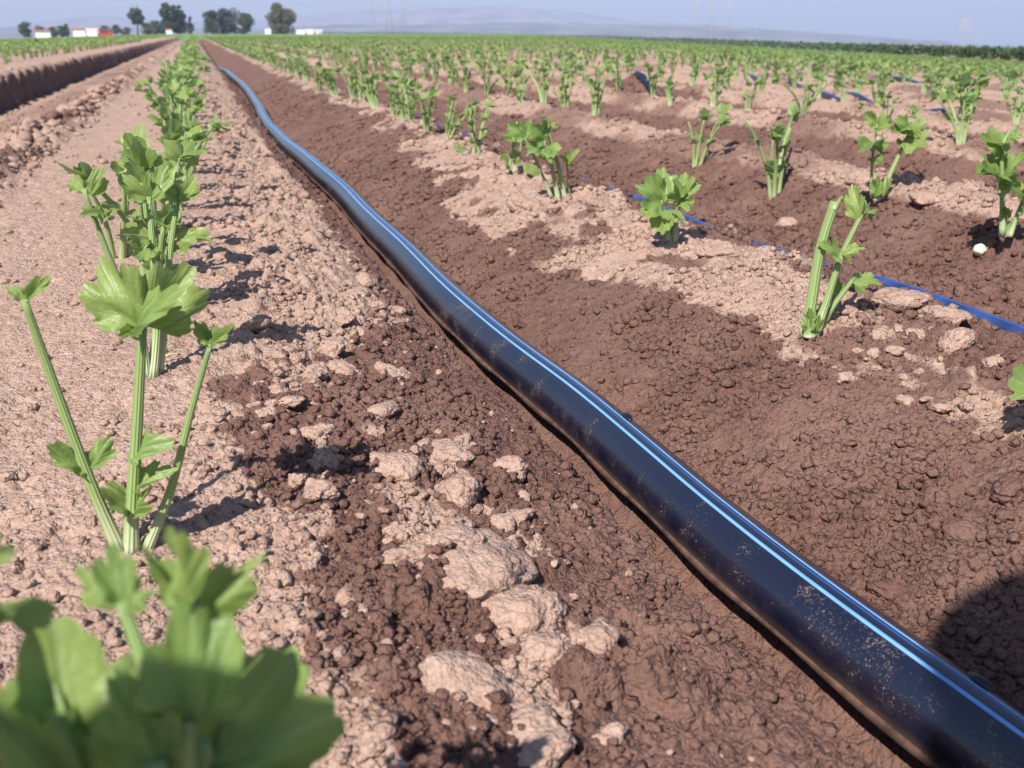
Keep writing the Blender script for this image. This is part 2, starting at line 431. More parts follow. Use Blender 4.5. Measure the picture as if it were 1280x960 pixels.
def hose_material():
    m, n, l, b = mat('black_hose')
    uv = n.new('ShaderNodeUVMap'); sep = n.new('ShaderNodeSeparateXYZ'); l.new(uv.outputs[0], sep.inputs[0])
    geo = n.new('ShaderNodeNewGeometry'); pos = geo.outputs['Position']
    # dried mud splashes on the flank that faces the bed (uv.x: angle / 2 pi from the right-hand side, over the top)
    fine = noise_node(n, l, pos, 640, 5, .75); clump = noise_node(n, l, pos, 24, 4, .65)
    band = mathn(n, l, 'MULTIPLY', ramp(n, l, sep.outputs[0], .27, .34).outputs[0], ramp(n, l, sep.outputs[0], .46, .60, (1, 1, 1, 1), (.25, .25, .25, 1)).outputs[0])
    thr = mathn(n, l, 'ADD', fine.outputs[0], mathn(n, l, 'MULTIPLY', mathn(n, l, 'SUBTRACT', clump.outputs[0], .5), .75))
    mud = mathn(n, l, 'MULTIPLY', ramp(n, l, thr, .635, .70).outputs[0], band)
    film = mathn(n, l, 'MULTIPLY', ramp(n, l, sep.outputs[0], .42, .53).outputs[0], mathn(n, l, 'MULTIPLY', ramp(n, l, clump.outputs[0], .4, .65).outputs[0], .16))
    mud = mathn(n, l, 'MAXIMUM', mud, film)
    ed = ramp(n, l, sep.outputs[0], .50, .56).outputs[0]
    mud = mathn(n, l, 'MAXIMUM', mud, mathn(n, l, 'MULTIPLY', ed, mathn(n, l, 'MULTIPLY', clump.outputs[0], .7)))
    l.new(mix(n, l, mud, (.005, .006, .019, 1), (.20, .130, .095, 1)), b.inputs['Base Color'])
    l.new(mix(n, l, mud, (.30, .30, .30, 1), (.95, .95, .95, 1)), b.inputs['Roughness'])
    b.inputs['Specular IOR Level'].default_value = .85
    b.inputs['Coat Weight'].default_value = .35; b.inputs['Coat Roughness'].default_value = .12
    bp = n.new('ShaderNodeBump'); bp.inputs['Strength'].default_value = .5; bp.inputs['Distance'].default_value = .001
    l.new(mathn(n, l, 'ADD', mud, mathn(n, l, 'MULTIPLY', clump.outputs[0], .25)), bp.inputs['Height']); l.new(bp.outputs[0], b.inputs['Normal'])
    return m
M = {}
M['soil'] = soil_material(); M['clod'] = soil_material('clod_soil', .0019)
M['leaf'] = leaf_material('celery_leaf', (.155, .255, .060, 1), (.235, .345, .105, 1), (.36, .46, .20, 1), .40)
M['leaf_dark'] = leaf_material('celery_leaf_dark', (.055, .15, .026, 1), (.085, .20, .04, 1), (.22, .34, .11, 1), .25)
M['stalk'] = stalk_material()
M['hose'] = hose_material()
M['stripe'] = plain('blue_stripe', (.15, .33, .68), .5, .3, .10, 40)
M['stripe_dark'] = plain('dark_blue_stripe', (.03, .10, .38), .32, .5, .10, 40)
M['tape'] = plain('blue_drip_tape', (.022, .045, .16), .45, .5, .5, 25)
M['tape_black'] = plain('black_drip_tape', (.010, .013, .030), .35, .5, .4, 25)
M['rubber'] = plain('black_plastic', (.008, .008, .011), .4, .5)
M['straw'] = plain('dry_straw', (.62, .50, .30), .8, .2, .2, 200)
M['white_flesh'] = plain('cut_celery_butt', (.75, .70, .50), .6, .3, .15, 120)

# ------------------------------------------------------------------ ground: one sheet from underfoot to the horizon
def ring_radii():
    r = [.02, .06, .10, .14, .17]
    x = .20
    while x < 3: r.append(x); x *= 1.0027
    while x < 12: r.append(x); x *= 1.0042
    while x < 150: r.append(x); x *= 1.012
    while x < 9500: r.append(x); x *= 1.06
    r.append(9800)
    return np.array(r)
def angles():
    a = list(np.arange(-27, 60, .112))
    a += list(np.arange(60, 333 - .01, 4.0))
    return np.radians(np.array(a))
RR = ring_radii(); AA = angles()
rg_, ag_ = np.meshgrid(RR, AA, indexing='ij')
gx_ = (rg_ * np.sin(ag_)).ravel(); gy_ = (rg_ * np.cos(ag_)).ravel()
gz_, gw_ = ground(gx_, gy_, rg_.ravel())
nr_, na_ = rg_.shape
i_ = np.arange(nr_ - 1)[:, None] * na_; j_ = np.arange(na_)[None, :]; j2_ = (j_ + 1) % na_
quads = np.stack([i_ + j_, i_ + j2_, i_ + na_ + j2_, i_ + na_ + j_], -1).reshape(-1, 4)[:, ::-1]
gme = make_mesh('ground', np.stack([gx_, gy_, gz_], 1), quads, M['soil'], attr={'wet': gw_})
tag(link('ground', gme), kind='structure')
def gz(x, y):
    z, _ = ground(np.array([x], float), np.array([y], float))
    return float(z[0])
def lz(x, y):
    return float(land(np.array([x], float), np.array([y], float))[0][0])

# ------------------------------------------------------------------ hills far behind the field
def hills(name, dist, prof, col, seed, thick):
    px = np.linspace(prof[0][0], prof[-1][0], 420)
    top = np.interp(px, [p[0] for p in prof], [p[1] for p in prof])
    V = []; rows = 14
    for k in range(rows):
        q = k / (rows - 1)
        d = dist + thick * q
        head = YAW + np.arctan((px - 640) / 1355.7)
        hgt = (42 - top) / 1355.7 * dist * np.cos(head - YAW) + CAM_H
        nz = fbm(px * .05 + 40, np.full_like(px, q * 3.0), 4, seed) * 9 * dist / 5000 + fbm(px * .4, np.full_like(px, q * 9), 3, seed + 5) * 4 * dist / 5000
        shape = math.sin(min(1, q * 1.15) * math.pi / 2)
        base = -.047 * np.maximum(0, np.sin(head) - .3 * np.cos(head)) * dist - 20
        z = base * (1 - shape) + (hgt + nz * shape) * shape
        V.append(np.stack([np.sin(head) * d, np.cos(head) * d, z], 1))
    n = len(px)
    f = [(i * n + j, i * n + j + 1, (i + 1) * n + j + 1, (i + 1) * n + j) for i in range(rows - 1) for j in range(n - 1)]
    return tag(link(name, make_mesh(name, np.concatenate(V), f, plain(name + '_scrub', col, .95, .1, .8, .005))), kind='structure')
hills('hills', 6500, [(-260, 34), (-60, 33), (20, 32), (60, 25), (90, 19), (125, 17), (165, 19), (210, 23), (260, 25), (330, 24), (390, 16), (430, 9), (520, 6), (580, 4), (620, 3), (680, 7), (740, 14), (800, 24), (860, 28), (930, 33), (1000, 39), (1080, 45), (1160, 52), (1240, 60), (1400, 68)], (.22, .17, .14), 3, 1800)
hills('foothills', 3800, [(-200, 36), (60, 33), (200, 34), (330, 35), (390, 31), (440, 29), (520, 30), (600, 27), (680, 27), (760, 29), (830, 30), (900, 32), (980, 38), (1060, 44), (1130, 50), (1250, 62)], (.13, .12, .10), 9, 900)

# the air: far things fade to blue
hz = bpy.data.materials.new('haze_air'); hz.use_nodes = True
hn = hz.node_tree.nodes; hl = hz.node_tree.links
hn.remove(hn['Principled BSDF'])
pv = hn.new('ShaderNodeVolumePrincipled')
pv.inputs['Color'].default_value = (.62, .72, 1.0, 1)
pv.inputs['Density'].default_value = .00026
pv.inputs['Anisotropy'].default_value = 0.0
hl.new(pv.outputs[0], hn['Material Output'].inputs['Volume'])
v, f = box(0, 0, -55, 21000, 21000, 690)
ho = tag(link('haze', make_mesh('haze', v, f, hz, smooth=False)), kind='stuff')

# ------------------------------------------------------------------ main drip hose with its stripes
ys = np.concatenate([np.arange(-.45, 1.6, .012), 1.6 * 1.013 ** np.arange(1, 163)])
hx = hose_x(ys) + .004 * np.sin(ys * 9) * np.exp(-ys / 3)
base_z = land(hx, ys)[0]
_kk = np.ones(9) / 9
base_z = np.convolve(np.pad(base_z, 4, mode='edge'), _kk, mode='valid')
HR = .0245
hz_ = -.0515 + .0015 * np.sin(ys * 5.1) - .055 * sstep(9.5, 13.0, ys)
hp = np.stack([hx, ys, hz_], 1)
NS = 48
tan = np.gradient(hp, axis=0); tan /= np.linalg.norm(tan, axis=1)[:, None]
side = np.cross(tan, np.array([0, 0, 1.0])); side /= np.linalg.norm(side, axis=1)[:, None]
upv = np.cross(side, tan)
def hose_pt(i, ang, extra=0.0):
    a = np.asarray(ang)
    return hp[i] + (HR * 1.04 + extra) * np.cos(a)[..., None] * side[i] + (HR * .95 + extra) * np.sin(a)[..., None] * upv[i]
hose = empty('drip_hose', (float(hp[0][0]), float(hp[0][1]), float(hp[0][2])))
tag(hose, 'thick black drip hose with light blue stripes lying in the muddy furrow', 'hose')
def hpart(name, V, f, m, uv=None):
    o = link(name, make_mesh(name, np.asarray(V) - np.array(hose.location), f, m, uv), hose)
    return o
aa = np.arange(NS + 1) * 2 * math.pi / NS - math.pi / 2
V = np.concatenate([hose_pt(i, aa) for i in range(len(hp))])
F = [(i * (NS + 1) + j, i * (NS + 1) + j + 1, (i + 1) * (NS + 1) + j + 1, (i + 1) * (NS + 1) + j) for i in range(len(hp) - 1) for j in range(NS)]
UVh = np.stack([np.tile(aa / (2 * math.pi), len(hp)), np.repeat(ys, NS + 1)], 1)
hpart('tube', V, F, M['hose'], UVh)
def strip(a0, a1, hgt, m, name='stripe'):
    a = np.array([a0, a0 + .01, (a0 + a1) / 2, a1 - .01, a1]); e = np.array([-.0003, hgt, hgt, hgt, -.0003])
    V = np.concatenate([hp[i] + (HR * 1.04 + e)[:, None] * np.cos(a)[:, None] * side[i] + (HR * .95 + e)[:, None] * np.sin(a)[:, None] * upv[i] for i in range(len(hp))])
    F = [(i * 5 + j, i * 5 + j + 1, (i + 1) * 5 + j + 1, (i + 1) * 5 + j) for i in range(len(hp) - 1) for j in range(4)]
    return hpart(name, V, F, m)
R_ = math.radians
strip(R_(100), R_(106), .0004, M['stripe'])
o = strip(R_(79), R_(81.5), .0004, M['stripe'])
o['label'] = 'thin blue stripe along the far side of the hose'
o = strip(R_(87), R_(88.5), .0003, M['stripe_dark'])
# welded seam lip along the lower left flank
a = np.array([R_(205), R_(207), R_(209)])
V = []
for i in range(len(hp)):
    c0 = hose_pt(i, a[0]); c2 = hose_pt(i, a[2]); tip = hose_pt(i, a[1], .0035 + .0012 * math.sin(ys[i] * 37))
    V += [c0, tip, c2]
F = [(i * 3 + j, i * 3 + j + 1, (i + 1) * 3 + j + 1, (i + 1) * 3 + j) for i in range(len(hp) - 1) for j in range(2)]
hpart('seam', V, F, plain('muddy_seam', (.10, .055, .040), .9, .2, .5, 90))
for (px, py) in ((781, 521), (1216, 858)):
    k = int(np.argmin([abs(project(hose_pt(i, R_(66)))[0] - px) for i in range(0, 160)]))
    bm = bmesh.new()
    bmesh.ops.create_icosphere(bm, subdivisions=3, radius=1)
    c = hose_pt(k, R_(66), .0006)
    for vv in bm.verts:
        q = vv.co
        p = c + tan[k] * q.x * .009 + side[k] * q.y * .0035 + upv[k] * q.z * .0026 * (1 if abs(q.x) < .5 else .7)
        vv.co = Vector(p - np.array(hose.location))
    me = bpy.data.meshes.new('emitter'); bm.to_mesh(me); bm.free()
    me.polygons.foreach_set('use_smooth', np.full(len(me.polygons), True)); me.materials.append(M['rubber'])
    link('emitter', me, hose)

# thinner tapes in the next furrows
def tape(xc, y0, y1, label, m, rad=.0105, lift=.0, wob=.012, seed=0, pair=None):
    y = np.concatenate([np.arange(y0, min(y1, 4), .02), np.arange(max(y0, 4), y1, .08)])
    x = xc + wob * np.sin(y * 1.9 + seed) + wob * .5 * np.sin(y * 5.3 + seed * 2)
    z = land(x, y)[0] + rad * .45 + lift + (.008 * (1 - sstep(1.15, 1.7, y)) if seed == 1 else 0) + .009 * np.sin(y * 4.2 + seed * 3) * np.sin(y * 1.7 + seed)
    t = empty('drip_tape', (xc, y0, float(z[0])))
    tag(t, label, 'drip tape', 'thin drip tapes in the furrows on the right')
    p = np.stack([x, y, z], 1) - np.array(t.location)
    v, f, uv = tube(p, rad, 12, squash=1.25)
    link('tube', make_mesh('tube', v, f, m, uv), t)
    v2, f2, u2 = tube(p + np.array([-.001, 0, rad - .0012]), .0014, 6)
    link('stripe', make_mesh('stripe', v2, f2, M['stripe_dark'], u2), t)
TX = [.845, 1.43, 2.03, 2.61, 3.19, 3.77, 4.35, 4.93, 5.5]
tape(TX[0], -.6, 24, 'blue drip tape in the furrow right of the first celery row', M['tape'], .0086, -.001, .012, 1)
tape(TX[1], -.6, 24, 'blue drip tape in the second furrow right of the black hose', M['tape'], .0095, .002, .012, 2)
tape(TX[2], -.6, 24, 'dark drip tape climbing over the small dirt mound', M['tape_black'], .014, .012, .03, 3)
def feed(pts, label, rad):
    pts = np.array(pts, float)
    k = np.arange(len(pts)); t = np.linspace(0, len(pts) - 1, 90)
    x, y = smooth_curve(k, pts[:, 0], t), smooth_curve(k, pts[:, 1], t)
    g0 = land(x, y)[0]
    z = np.convolve(np.pad(np.maximum(g0, np.max(g0) - .05), 6, mode='edge'), np.ones(13) / 13, mode='valid') + rad * .8
    e = empty('feed_hose', (pts[0][0], pts[0][1], float(z[0]))); tag(e, label, 'hose', 'dark feed hoses across the beds')
    v, f, u = tube(np.stack([x, y, z], 1) - np.array(e.location), rad, 14)
    link('tube', make_mesh('tube', v, f, M['tape_black'], u), e)
    v, f, u = tube(np.stack([x, y, z + rad * .95], 1) - np.array(e.location), rad * .16, 6)
    link('stripe', make_mesh('stripe', v, f, M['stripe_dark'], u), e)
feed([(3.95, 7.0), (3.45, 5.75), (2.95, 4.4), (2.62, 3.55), (2.50, 3.15)], 'dark hose crossing the beds, upper of the parallel pair beyond the dirt mound', .016)
feed([(3.60, 6.6), (3.20, 5.5), (2.72, 4.05), (2.48, 3.35), (2.38, 3.0)], 'dark hose crossing the beds, lower of the parallel pair beyond the dirt mound', .016)
feed([(5.6, 8.2), (4.95, 6.3), (4.85, 5.6), (4.95, 5.0)], 'short dark hose among the plants near the far right edge', .026)
feed([(5.2, 8.6), (4.45, 6.6), (4.2, 5.6), (4.1, 5.0)], 'dark hose among plants between the parallel pair and the right edge', .018)
tape(TX[6], 4.0, 26, 'dark drip tape in the fourth furrow beyond the small dirt mound', M['tape_black'], .018, .024, .03, 7)
tape(TX[7], 4.6, 28, 'farthest dark drip tape among the celery on the right', M['tape_black'], .018, .024, .03, 8)

# ------------------------------------------------------------------ celery plants
def leaflet(L, wid=1.0, nrr=7, na=33, fold=.35, droop=.25, wave=.06, seed=0, lobes=1.653, notch=.20, teeth=.07):
    rs = random.Random(seed)
    th = np.linspace(-1.45, 1.45, na)
    ph = rs.uniform(-.3, .3)
    lc = [0, .58, -.58, 1.10, -1.10] if lobes > 1.7 else [0, .80, -.80]
    lr = [1, .86, .84, .64, .62] if lobes > 1.7 else [1, .80, .78]
    ww = .47 if lobes > 1.7 else .62
    R = np.full(na, .57 - 1.0 * (notch - .2)) * (1 - .35 * (np.abs(th) / 1.45) ** 2)
    for c, q in zip(lc, lr):
        dt = np.abs(th - c - ph * .12 + .03 * math.sin(seed + c * 9)) / (ww - .25 * (notch - .2))
        R = np.maximum(R, q * np.sqrt(np.maximum(1 - dt ** 2, 0)) ** .9 * (1 + .06 * math.sin(seed * 3 + c * 7)))
    env = .66 * (1 - .30 * (np.abs(th) / 1.45) ** 1.5)
    tw = np.abs(((th * (3.2 if lobes < 1.7 else 4.3) + ph) % 1) - .5) * 2
    R = R * (1 - 1.5 * teeth * (1 - np.abs(np.cos((tw - 1) * math.pi / 2)) ** .6))
    R[0] *= .75; R[-1] *= .75
    V = [(0, 0, 0)]; U = [(.5, 0)]
    for k in range(1, nrr + 1):
        s = k / nrr
        Rk = R * s ** .9 if s > .99 else np.minimum(env, R) * s ** .9 + (R - np.minimum(env, R)) * s ** 3
        x = np.sin(th) * Rk * wid * .95; y = np.cos(th * .92) * Rk + .02 * s
        z = fold * np.abs(x) * (1 - .5 * s) - droop * (x * x + y * y) + wave * s * s * np.sin(th * 3.4 + ph * 12) + wave * .8 * s * np.sin(th * 5 + s * 5 + ph * 20) \
            - (.015 + .03 * (lobes > 2)) * np.abs(np.cos(th * lobes)) * s
        V += list(zip(x, y, z)); U += list(zip(th / 2.9 + .5, np.full(na, s)))
    F = [(0, j + 1, j) for j in range(1, na)]
    F = [(0, 1 + j + 1, 1 + j) for j in range(na - 1)]
    for k in range(nrr - 1):
        a, b = 1 + k * na, 1 + (k + 1) * na
        F += [(a + j, a + j + 1, b + j + 1, b + j) for j in range(na - 1)]
    return np.array(V) * L, F, np.array(U)
def orient(v, base, tip, normal):
    y = np.array(tip, float) - base; y /= np.linalg.norm(y) + 1e-9
    n = np.array(normal, float); n -= y * (n @ y); n /= np.linalg.norm(n) + 1e-9
    x = np.cross(y, n)
    return np.asarray(base) + v[:, :1] * x + v[:, 1:2] * y + v[:, 2:3] * n
def leaf_on(bag, base, tip, normal, wid=1.0, seed=0, res=(7, 33), **kw):
    L = float(np.linalg.norm(np.array(tip) - base))
    v, f, u = leaflet(L, wid, res[0], res[1], seed=seed, **kw)
    bag.add(orient(v, base, tip, normal), f, u)
def bez(p0, p1, p2, n):
    t = np.linspace(0, 1, n)[:, None]
    return (1 - t) ** 2 * p0 + 2 * t * (1 - t) * p1 + t * t * p2
def generic_plant(seed, res=(5, 21), sides=8, segs=8, tall=1.0):
    """stalk list [(bag, [leaf bags])] in local coordinates, base at the origin"""
    r = random.Random(seed)
    out = []
    n = r.choice([4, 5, 5, 6])
    a0 = r.uniform(0, 6.28)
    for k in range(n):
        az = a0 + k * 6.28 / n + r.uniform(-.5, .5)
        lean = r.uniform(.04, .34) if k else r.uniform(0, .10)
        if k == n - 1 and r.random() < .4: lean = r.uniform(.4, .7)
        H = r.uniform(.075, .140) * tall
        d = np.array([math.cos(az), math.sin(az), 0])
        p0 = d * .006 + np.array([0, 0, -.015])
        p2 = d * (H * lean * 1.3 + .006) + np.array([0, 0, H])
        p1 = d * .010 + np.array([0, 0, H * .55])
        pts = bez(p0, p1, p2, segs)
        rad = np.linspace(.0040, .0018, segs) * r.uniform(.75, 1.25)
        sb = Bag(); v, f, u = tube(pts, rad, sides); sb.add(v, f, u)
        leaves = []
        t = pts[-1] - pts[-2]; t /= np.linalg.norm(t)
        cp0 = np.cross(t, [math.cos(az + 1.2), math.sin(az + 1.2), .1]); cp0 /= np.linalg.norm(cp0) + 1e-9
        cut = r.random() < .13
        def lfadd(p, dr, L, cup):
            dr = dr / np.linalg.norm(dr)
            b = Bag()
            leaf_on(b, p - dr * .002, p + dr * L, np.array([0, 0, 1.0]) * .8 - d * .6 + np.array([r.uniform(-.6, .6), r.uniform(-.6, .6), 0]), r.uniform(.7, 1.0), r.randrange(9999), res,
                    fold=r.uniform(.2, .8), droop=r.uniform(.5, 3.5), wave=r.uniform(.03, .09), notch=r.uniform(.2, .32))
            leaves.append(b)
        if not cut:
            for m in (-1, 0, 1):
                L = r.uniform(.016, .027) * (1.2 if m == 0 else 1)
                lfadd(pts[-1], t * (1.0 if m == 0 else .7) + cp0 * m * .8 + d * r.uniform(-.1, .4) + np.array([0, 0, r.uniform(-.35, .25)]), L, 0)
        for q0 in ([.80, .55] if r.random() < .6 else [.68]):
            q = pts[int((segs - 1) * q0)]
            for m in (-1, 1):
                if r.random() < .8:
                    cp = np.array([-d[1], d[0], 0]) * m
                    lfadd(q, cp * .8 + t * .7 + np.array([0, 0, r.uniform(-.2, .2)]), r.uniform(.013, .024), 0)
        out.append((sb, leaves))
    return out
# droop above is per metre of local unit length, so keep it gentle
_ol = leaflet
def leaflet(L, wid=1.0, nrr=7, na=33, fold=.35, droop=.25, wave=.06, seed=0, **kw):
    return _ol(L, wid, nrr, na, fold, min(droop * .12, .6), wave, seed, **kw)

GROUP = 'celery plants in rows'
class Proto: pass
protos = []
for s in range(8):
    P = Proto(); P.stalks = []
    for sb, lbs in generic_plant(100 + s):
        dark = s % 3 == 2
        P.stalks.append((sb.mesh('stalk', M['stalk']), [lb.mesh('leaf', M['leaf']) for lb in lbs]))
    P.one = None
    bag = Bag(); nst = 0
    lowp = generic_plant(100 + s, (3, 13), 5, 5)
    for sb, lbs in lowp: bag.add(np.concatenate(sb.v), sb.f, np.concatenate(sb.u))
    nst = len(bag.f)
    for sb, lbs in lowp:
        for lb in lbs: bag.add(np.concatenate(lb.v), lb.f, np.concatenate(lb.u))
    P.one = bag.mesh('celery_plant', M['stalk']); P.one.materials.append(M['leaf'])
    mi = np.zeros(len(P.one.polygons), np.int32); mi[nst:] = 1
    P.one.polygons.foreach_set('material_index', mi)
    # lightest version for the far mass
    bag = Bag()
    lowp = generic_plant(100 + s, (2, 6), 3, 3)
    for sb, lbs in lowp: bag.add(np.concatenate(sb.v), sb.f, np.concatenate(sb.u))
    nst = len(bag.f)
    for sb, lbs in lowp:
        for lb in lbs: bag.add(np.concatenate(lb.v), lb.f, np.concatenate(lb.u))
    P.low = (np.concatenate(bag.v), bag.f, np.concatenate(bag.u), nst)
    protos.append(P)
def plant_from(P, loc, rz, scale, label, detail=True, tilt=(0, 0)):
    if detail:
        t = empty('celery_plant', loc, rz)
        for sm, lms in P.stalks:
            s = link('stalk', sm, t)
            for lm in lms: link('leaf', lm, s)
    else:
        t = link('celery_plant', P.one); t.location = loc
    t.rotation_euler = (tilt[0], tilt[1], rz); t.scale = (scale, scale, scale)
    return tag(t, label, 'celery plant', GROUP)

def hero(base, label, stalks, leaf_mat='leaf', cat='celery plant', shrink=.86):
    """stalks: [dict(p=[points], r=(r0, r1), leaves=[(base, tip, normal, width, kwargs)])] in world coordinates"""
    t = empty('celery_plant', tuple(base))
    tag(t, label, cat, GROUP)
    b0 = np.array(base)
    for k, S in enumerate(stalks):
        pts = np.array(S['p'])
        n = 16
        tt = np.linspace(0, len(pts) - 1, n)
        sm = np.stack([smooth_curve(np.arange(len(pts)), pts[:, c], tt) if len(pts) > 2 else np.interp(tt, np.arange(len(pts)), pts[:, c]) for c in range(3)], 1)
        rad = .60 * np.linspace(S['r'][0], S['r'][1], n) * (1 + .25 * np.exp(-np.linspace(0, 6, n)))
        v, f, u = tube(sm - b0, rad, 14, squash=1.2)
        s = link('stalk', Bag().add(v, f, u).mesh('stalk', M['stalk']), t)
        if S.get('label'): s['label'] = S['label']
        for q, lf in enumerate(S.get('leaves', [])):
            lb, lt, nm, w, kw = lf
            lt = np.array(lb) + (np.array(lt) - lb) * shrink
            kw.setdefault('lobes', 1.9); kw.setdefault('wave', .12); kw.setdefault('teeth', .085); kw.setdefault('notch', .20)
            bag = Bag(); leaf_on(bag, np.array(lb) - b0, np.array(lt) - b0, nm, w, kw.pop('seed', k * 31 + q * 7 + int(abs(base[1]) * 1000)), (11, 81), **kw)
            o = link('leaf', bag.mesh('leaf', M[kw.get('m', leaf_mat)] if False else M[leaf_mat]), s)
    return t
def tocam(p): 
    d = CAM - np.asarray(p); return d / np.linalg.norm(d)
def lf(b, t, Y0, Y1, w=1.0, up=.6, cam_w=.8, side=0.0, **kw):
    p, q = at(b[0], b[1], Y0), at(t[0], t[1], Y1)
    return (p, q, tocam(p) * cam_w + np.array([side, 0, up]), w, kw)
def gp(px, py):
    """where the sight line through a place of the photograph meets the soil"""
    d = ray(px, py)
    t = (.0 - CAM_H) / d[2]
    for k in range(11):
        p = CAM + d * t
        t = ((gz if k > 7 else lz)(p[0], p[1]) - CAM_H) / d[2] * .7 + t * .3
    return CAM + d * t

# blurred plant right in front of the camera
Y = .205
B = np.array([-.022, .222, -.004])
hero(B, 'nearest celery plant with broad half shaded leaves close to the camera', [
    dict(p=[B + [.004, 0, -.01], at(232, 960, Y), at(226, 860, Y + .004), at(238, 768, Y + .006)], r=(.0045, .0026), leaves=[
        lf((238, 766), (228, 652), Y + .006, Y + .004, .42, fold=.8, droop=.5, side=-.8, notch=.1),
        lf((238, 770), (328, 694), Y + .006, Y + .012, .62, fold=.9, droop=1.0, up=.8, seed=5),
        lf((236, 766), (178, 678), Y + .006, Y + .016, .35, fold=.9, droop=.6, up=.8, seed=15)]),
    dict(p=[B + [-.002, .002, -.01], at(215, 960, Y + .002), at(188, 855, Y + .003), at(152, 752, Y + .01)], r=(.004, .002), leaves=[
        lf((150, 756), (140, 676), Y + .01, Y + .016, .62, fold=.5, droop=.8, up=.3, seed=25),
        lf((152, 758), (98, 712), Y + .01, Y + .02, .6, fold=.5, droop=1.0, up=.9, seed=26),
        lf((152, 758), (196, 740), Y + .01, Y + .006, .5, fold=.7, droop=1.5, up=1.0, seed=27)]),
    dict(p=[B + [.006, 0, -.01], at(250, 980, Y), at(262, 950, Y)], r=(.004, .003), leaves=[
        lf((252, 968), (372, 800), Y, Y + .014, 1.12, fold=.06, droop=.9, up=.35, cam_w=1, seed=35, notch=.06, teeth=.05),
        lf((250, 960), (400, 930), Y, Y + .004, .62, fold=.2, droop=.8, up=.3, cam_w=1, seed=36)]),
    dict(p=[B + [.002, -.002, -.01], at(238, 970, Y - .004), at(236, 900, Y - .004)], r=(.0035, .0025), leaves=[
        lf((238, 905), (238, 772), Y - .004, Y - .006, .72, fold=.05, droop=1.6, up=.2, cam_w=1, seed=45, notch=.04, teeth=.015)]),
    dict(p=[B + [-.010, 0, -.01], at(110, 1030, Y), at(82, 985, Y)], r=(.004, .003), leaves=[
        lf((92, 990), (70, 792), Y, Y + .012, 1.08, fold=.10, droop=.9, up=.35, cam_w=1, seed=55, notch=.08, teeth=.05),
        lf((84, 990), (-60, 850), Y, Y + .01, .7, fold=.2, droop=1, up=.4, cam_w=1, seed=56),
        lf((90, 1000), (10, 895), Y - .004, Y - .006, .7, fold=.2, droop=1, up=.3, cam_w=1, seed=57)]),
    dict(p=[B + [-.004, -.004, -.01], at(200, 1000, Y - .006), at(196, 980, Y - .006)], r=(.004, .003), leaves=[
        lf((198, 985), (155, 850), Y - .006, Y - .004, .62, fold=.25, droop=1, up=.2, cam_w=1, seed=65)]),
    dict(p=[B + [-.014, 0, -.01], at(20, 960, Y), at(-60, 800, Y), at(-70, 700, Y + .01)], r=(.004, .002), leaves=[
        lf((-62, 705), (30, 676), Y + .01, Y + .016, .62, fold=.2, droop=1, up=.5, seed=75),
        lf((-60, 760), (92, 772), Y + .01, Y + .03, .28, fold=.5, droop=1.5, up=2.5, seed=76)]),
], shrink=1.0)
# first sharp plant of the left row
B = gp(162, 688); Y = float(B[1])
hero(B, 'tall celery plant with three slim spreading stalks just beyond the nearest plant', [
    dict(p=[at(152, 692, Y), at(112, 600, Y), at(62, 465, Y), at(30, 374, Y - .002)], r=(.0050, .0026), leaves=[
        lf((30, 376), (3, 352), Y, Y + .006, .5, fold=.8, up=.4, droop=1, seed=3), lf((31, 376), (68, 338), Y, Y - .004, .42, fold=.9, up=.5, droop=.5, seed=4), lf((30, 374), (22, 352), Y, Y + .012, .5, fold=.8, droop=.5, seed=8),
        lf((108, 590), (58, 550), Y, Y - .008, .55, fold=.5, up=1.0, droop=1.4, seed=5), lf((110, 585), (146, 538), Y, Y + .004, .62, fold=.6, up=.6, droop=1, seed=6)]),
    dict(p=[at(163, 695, Y), at(166, 620, Y), at(172, 520, Y), at(178, 408, Y + .004)], r=(.0056, .0034), leaves=[
        lf((172, 408), (104, 312), Y + .004, Y + .004, .84, fold=.3, up=.4, side=-.5, droop=2.2, seed=12), lf((178, 414), (190, 348), Y + .002, Y - .022, .66, fold=.5, up=.9, droop=3.0, seed=13),
        lf((184, 408), (258, 318), Y + .004, Y + .010, .82, fold=.3, up=.4, side=.5, droop=2.2, seed=14), lf((176, 414), (148, 412), Y + .004, Y - .012, .4, fold=.4, up=1, droop=1, seed=17),
        lf((164, 572), (206, 540), Y, Y - .012, .75, fold=.3, up=1.0, droop=1.6, seed=15), lf((166, 612), (216, 572), Y, Y - .010, .62, fold=.4, up=1.0, droop=1.4, seed=16),
        lf((164, 640), (124, 604), Y, Y - .012, .7, fold=.3, up=.8, droop=1, seed=18), lf((166, 640), (192, 606), Y, Y - .012, .6, fold=.3, up=.8, droop=1, seed=19)]),
    dict(p=[at(182, 692, Y + .002), at(214, 610, Y), at(240, 510, Y), at(263, 430, Y)], r=(.0040, .0020), leaves=[
        lf((262, 432), (238, 392), Y, Y + .004, .5, fold=.9, up=.5, droop=.6, seed=31), lf((263, 432), (292, 402), Y, Y - .010, .45, fold=.9, up=.6, droop=.8, seed=32), lf((263, 432), (268, 398), Y, Y + .01, .5, fold=.7, droop=.6, seed=33)]),
])
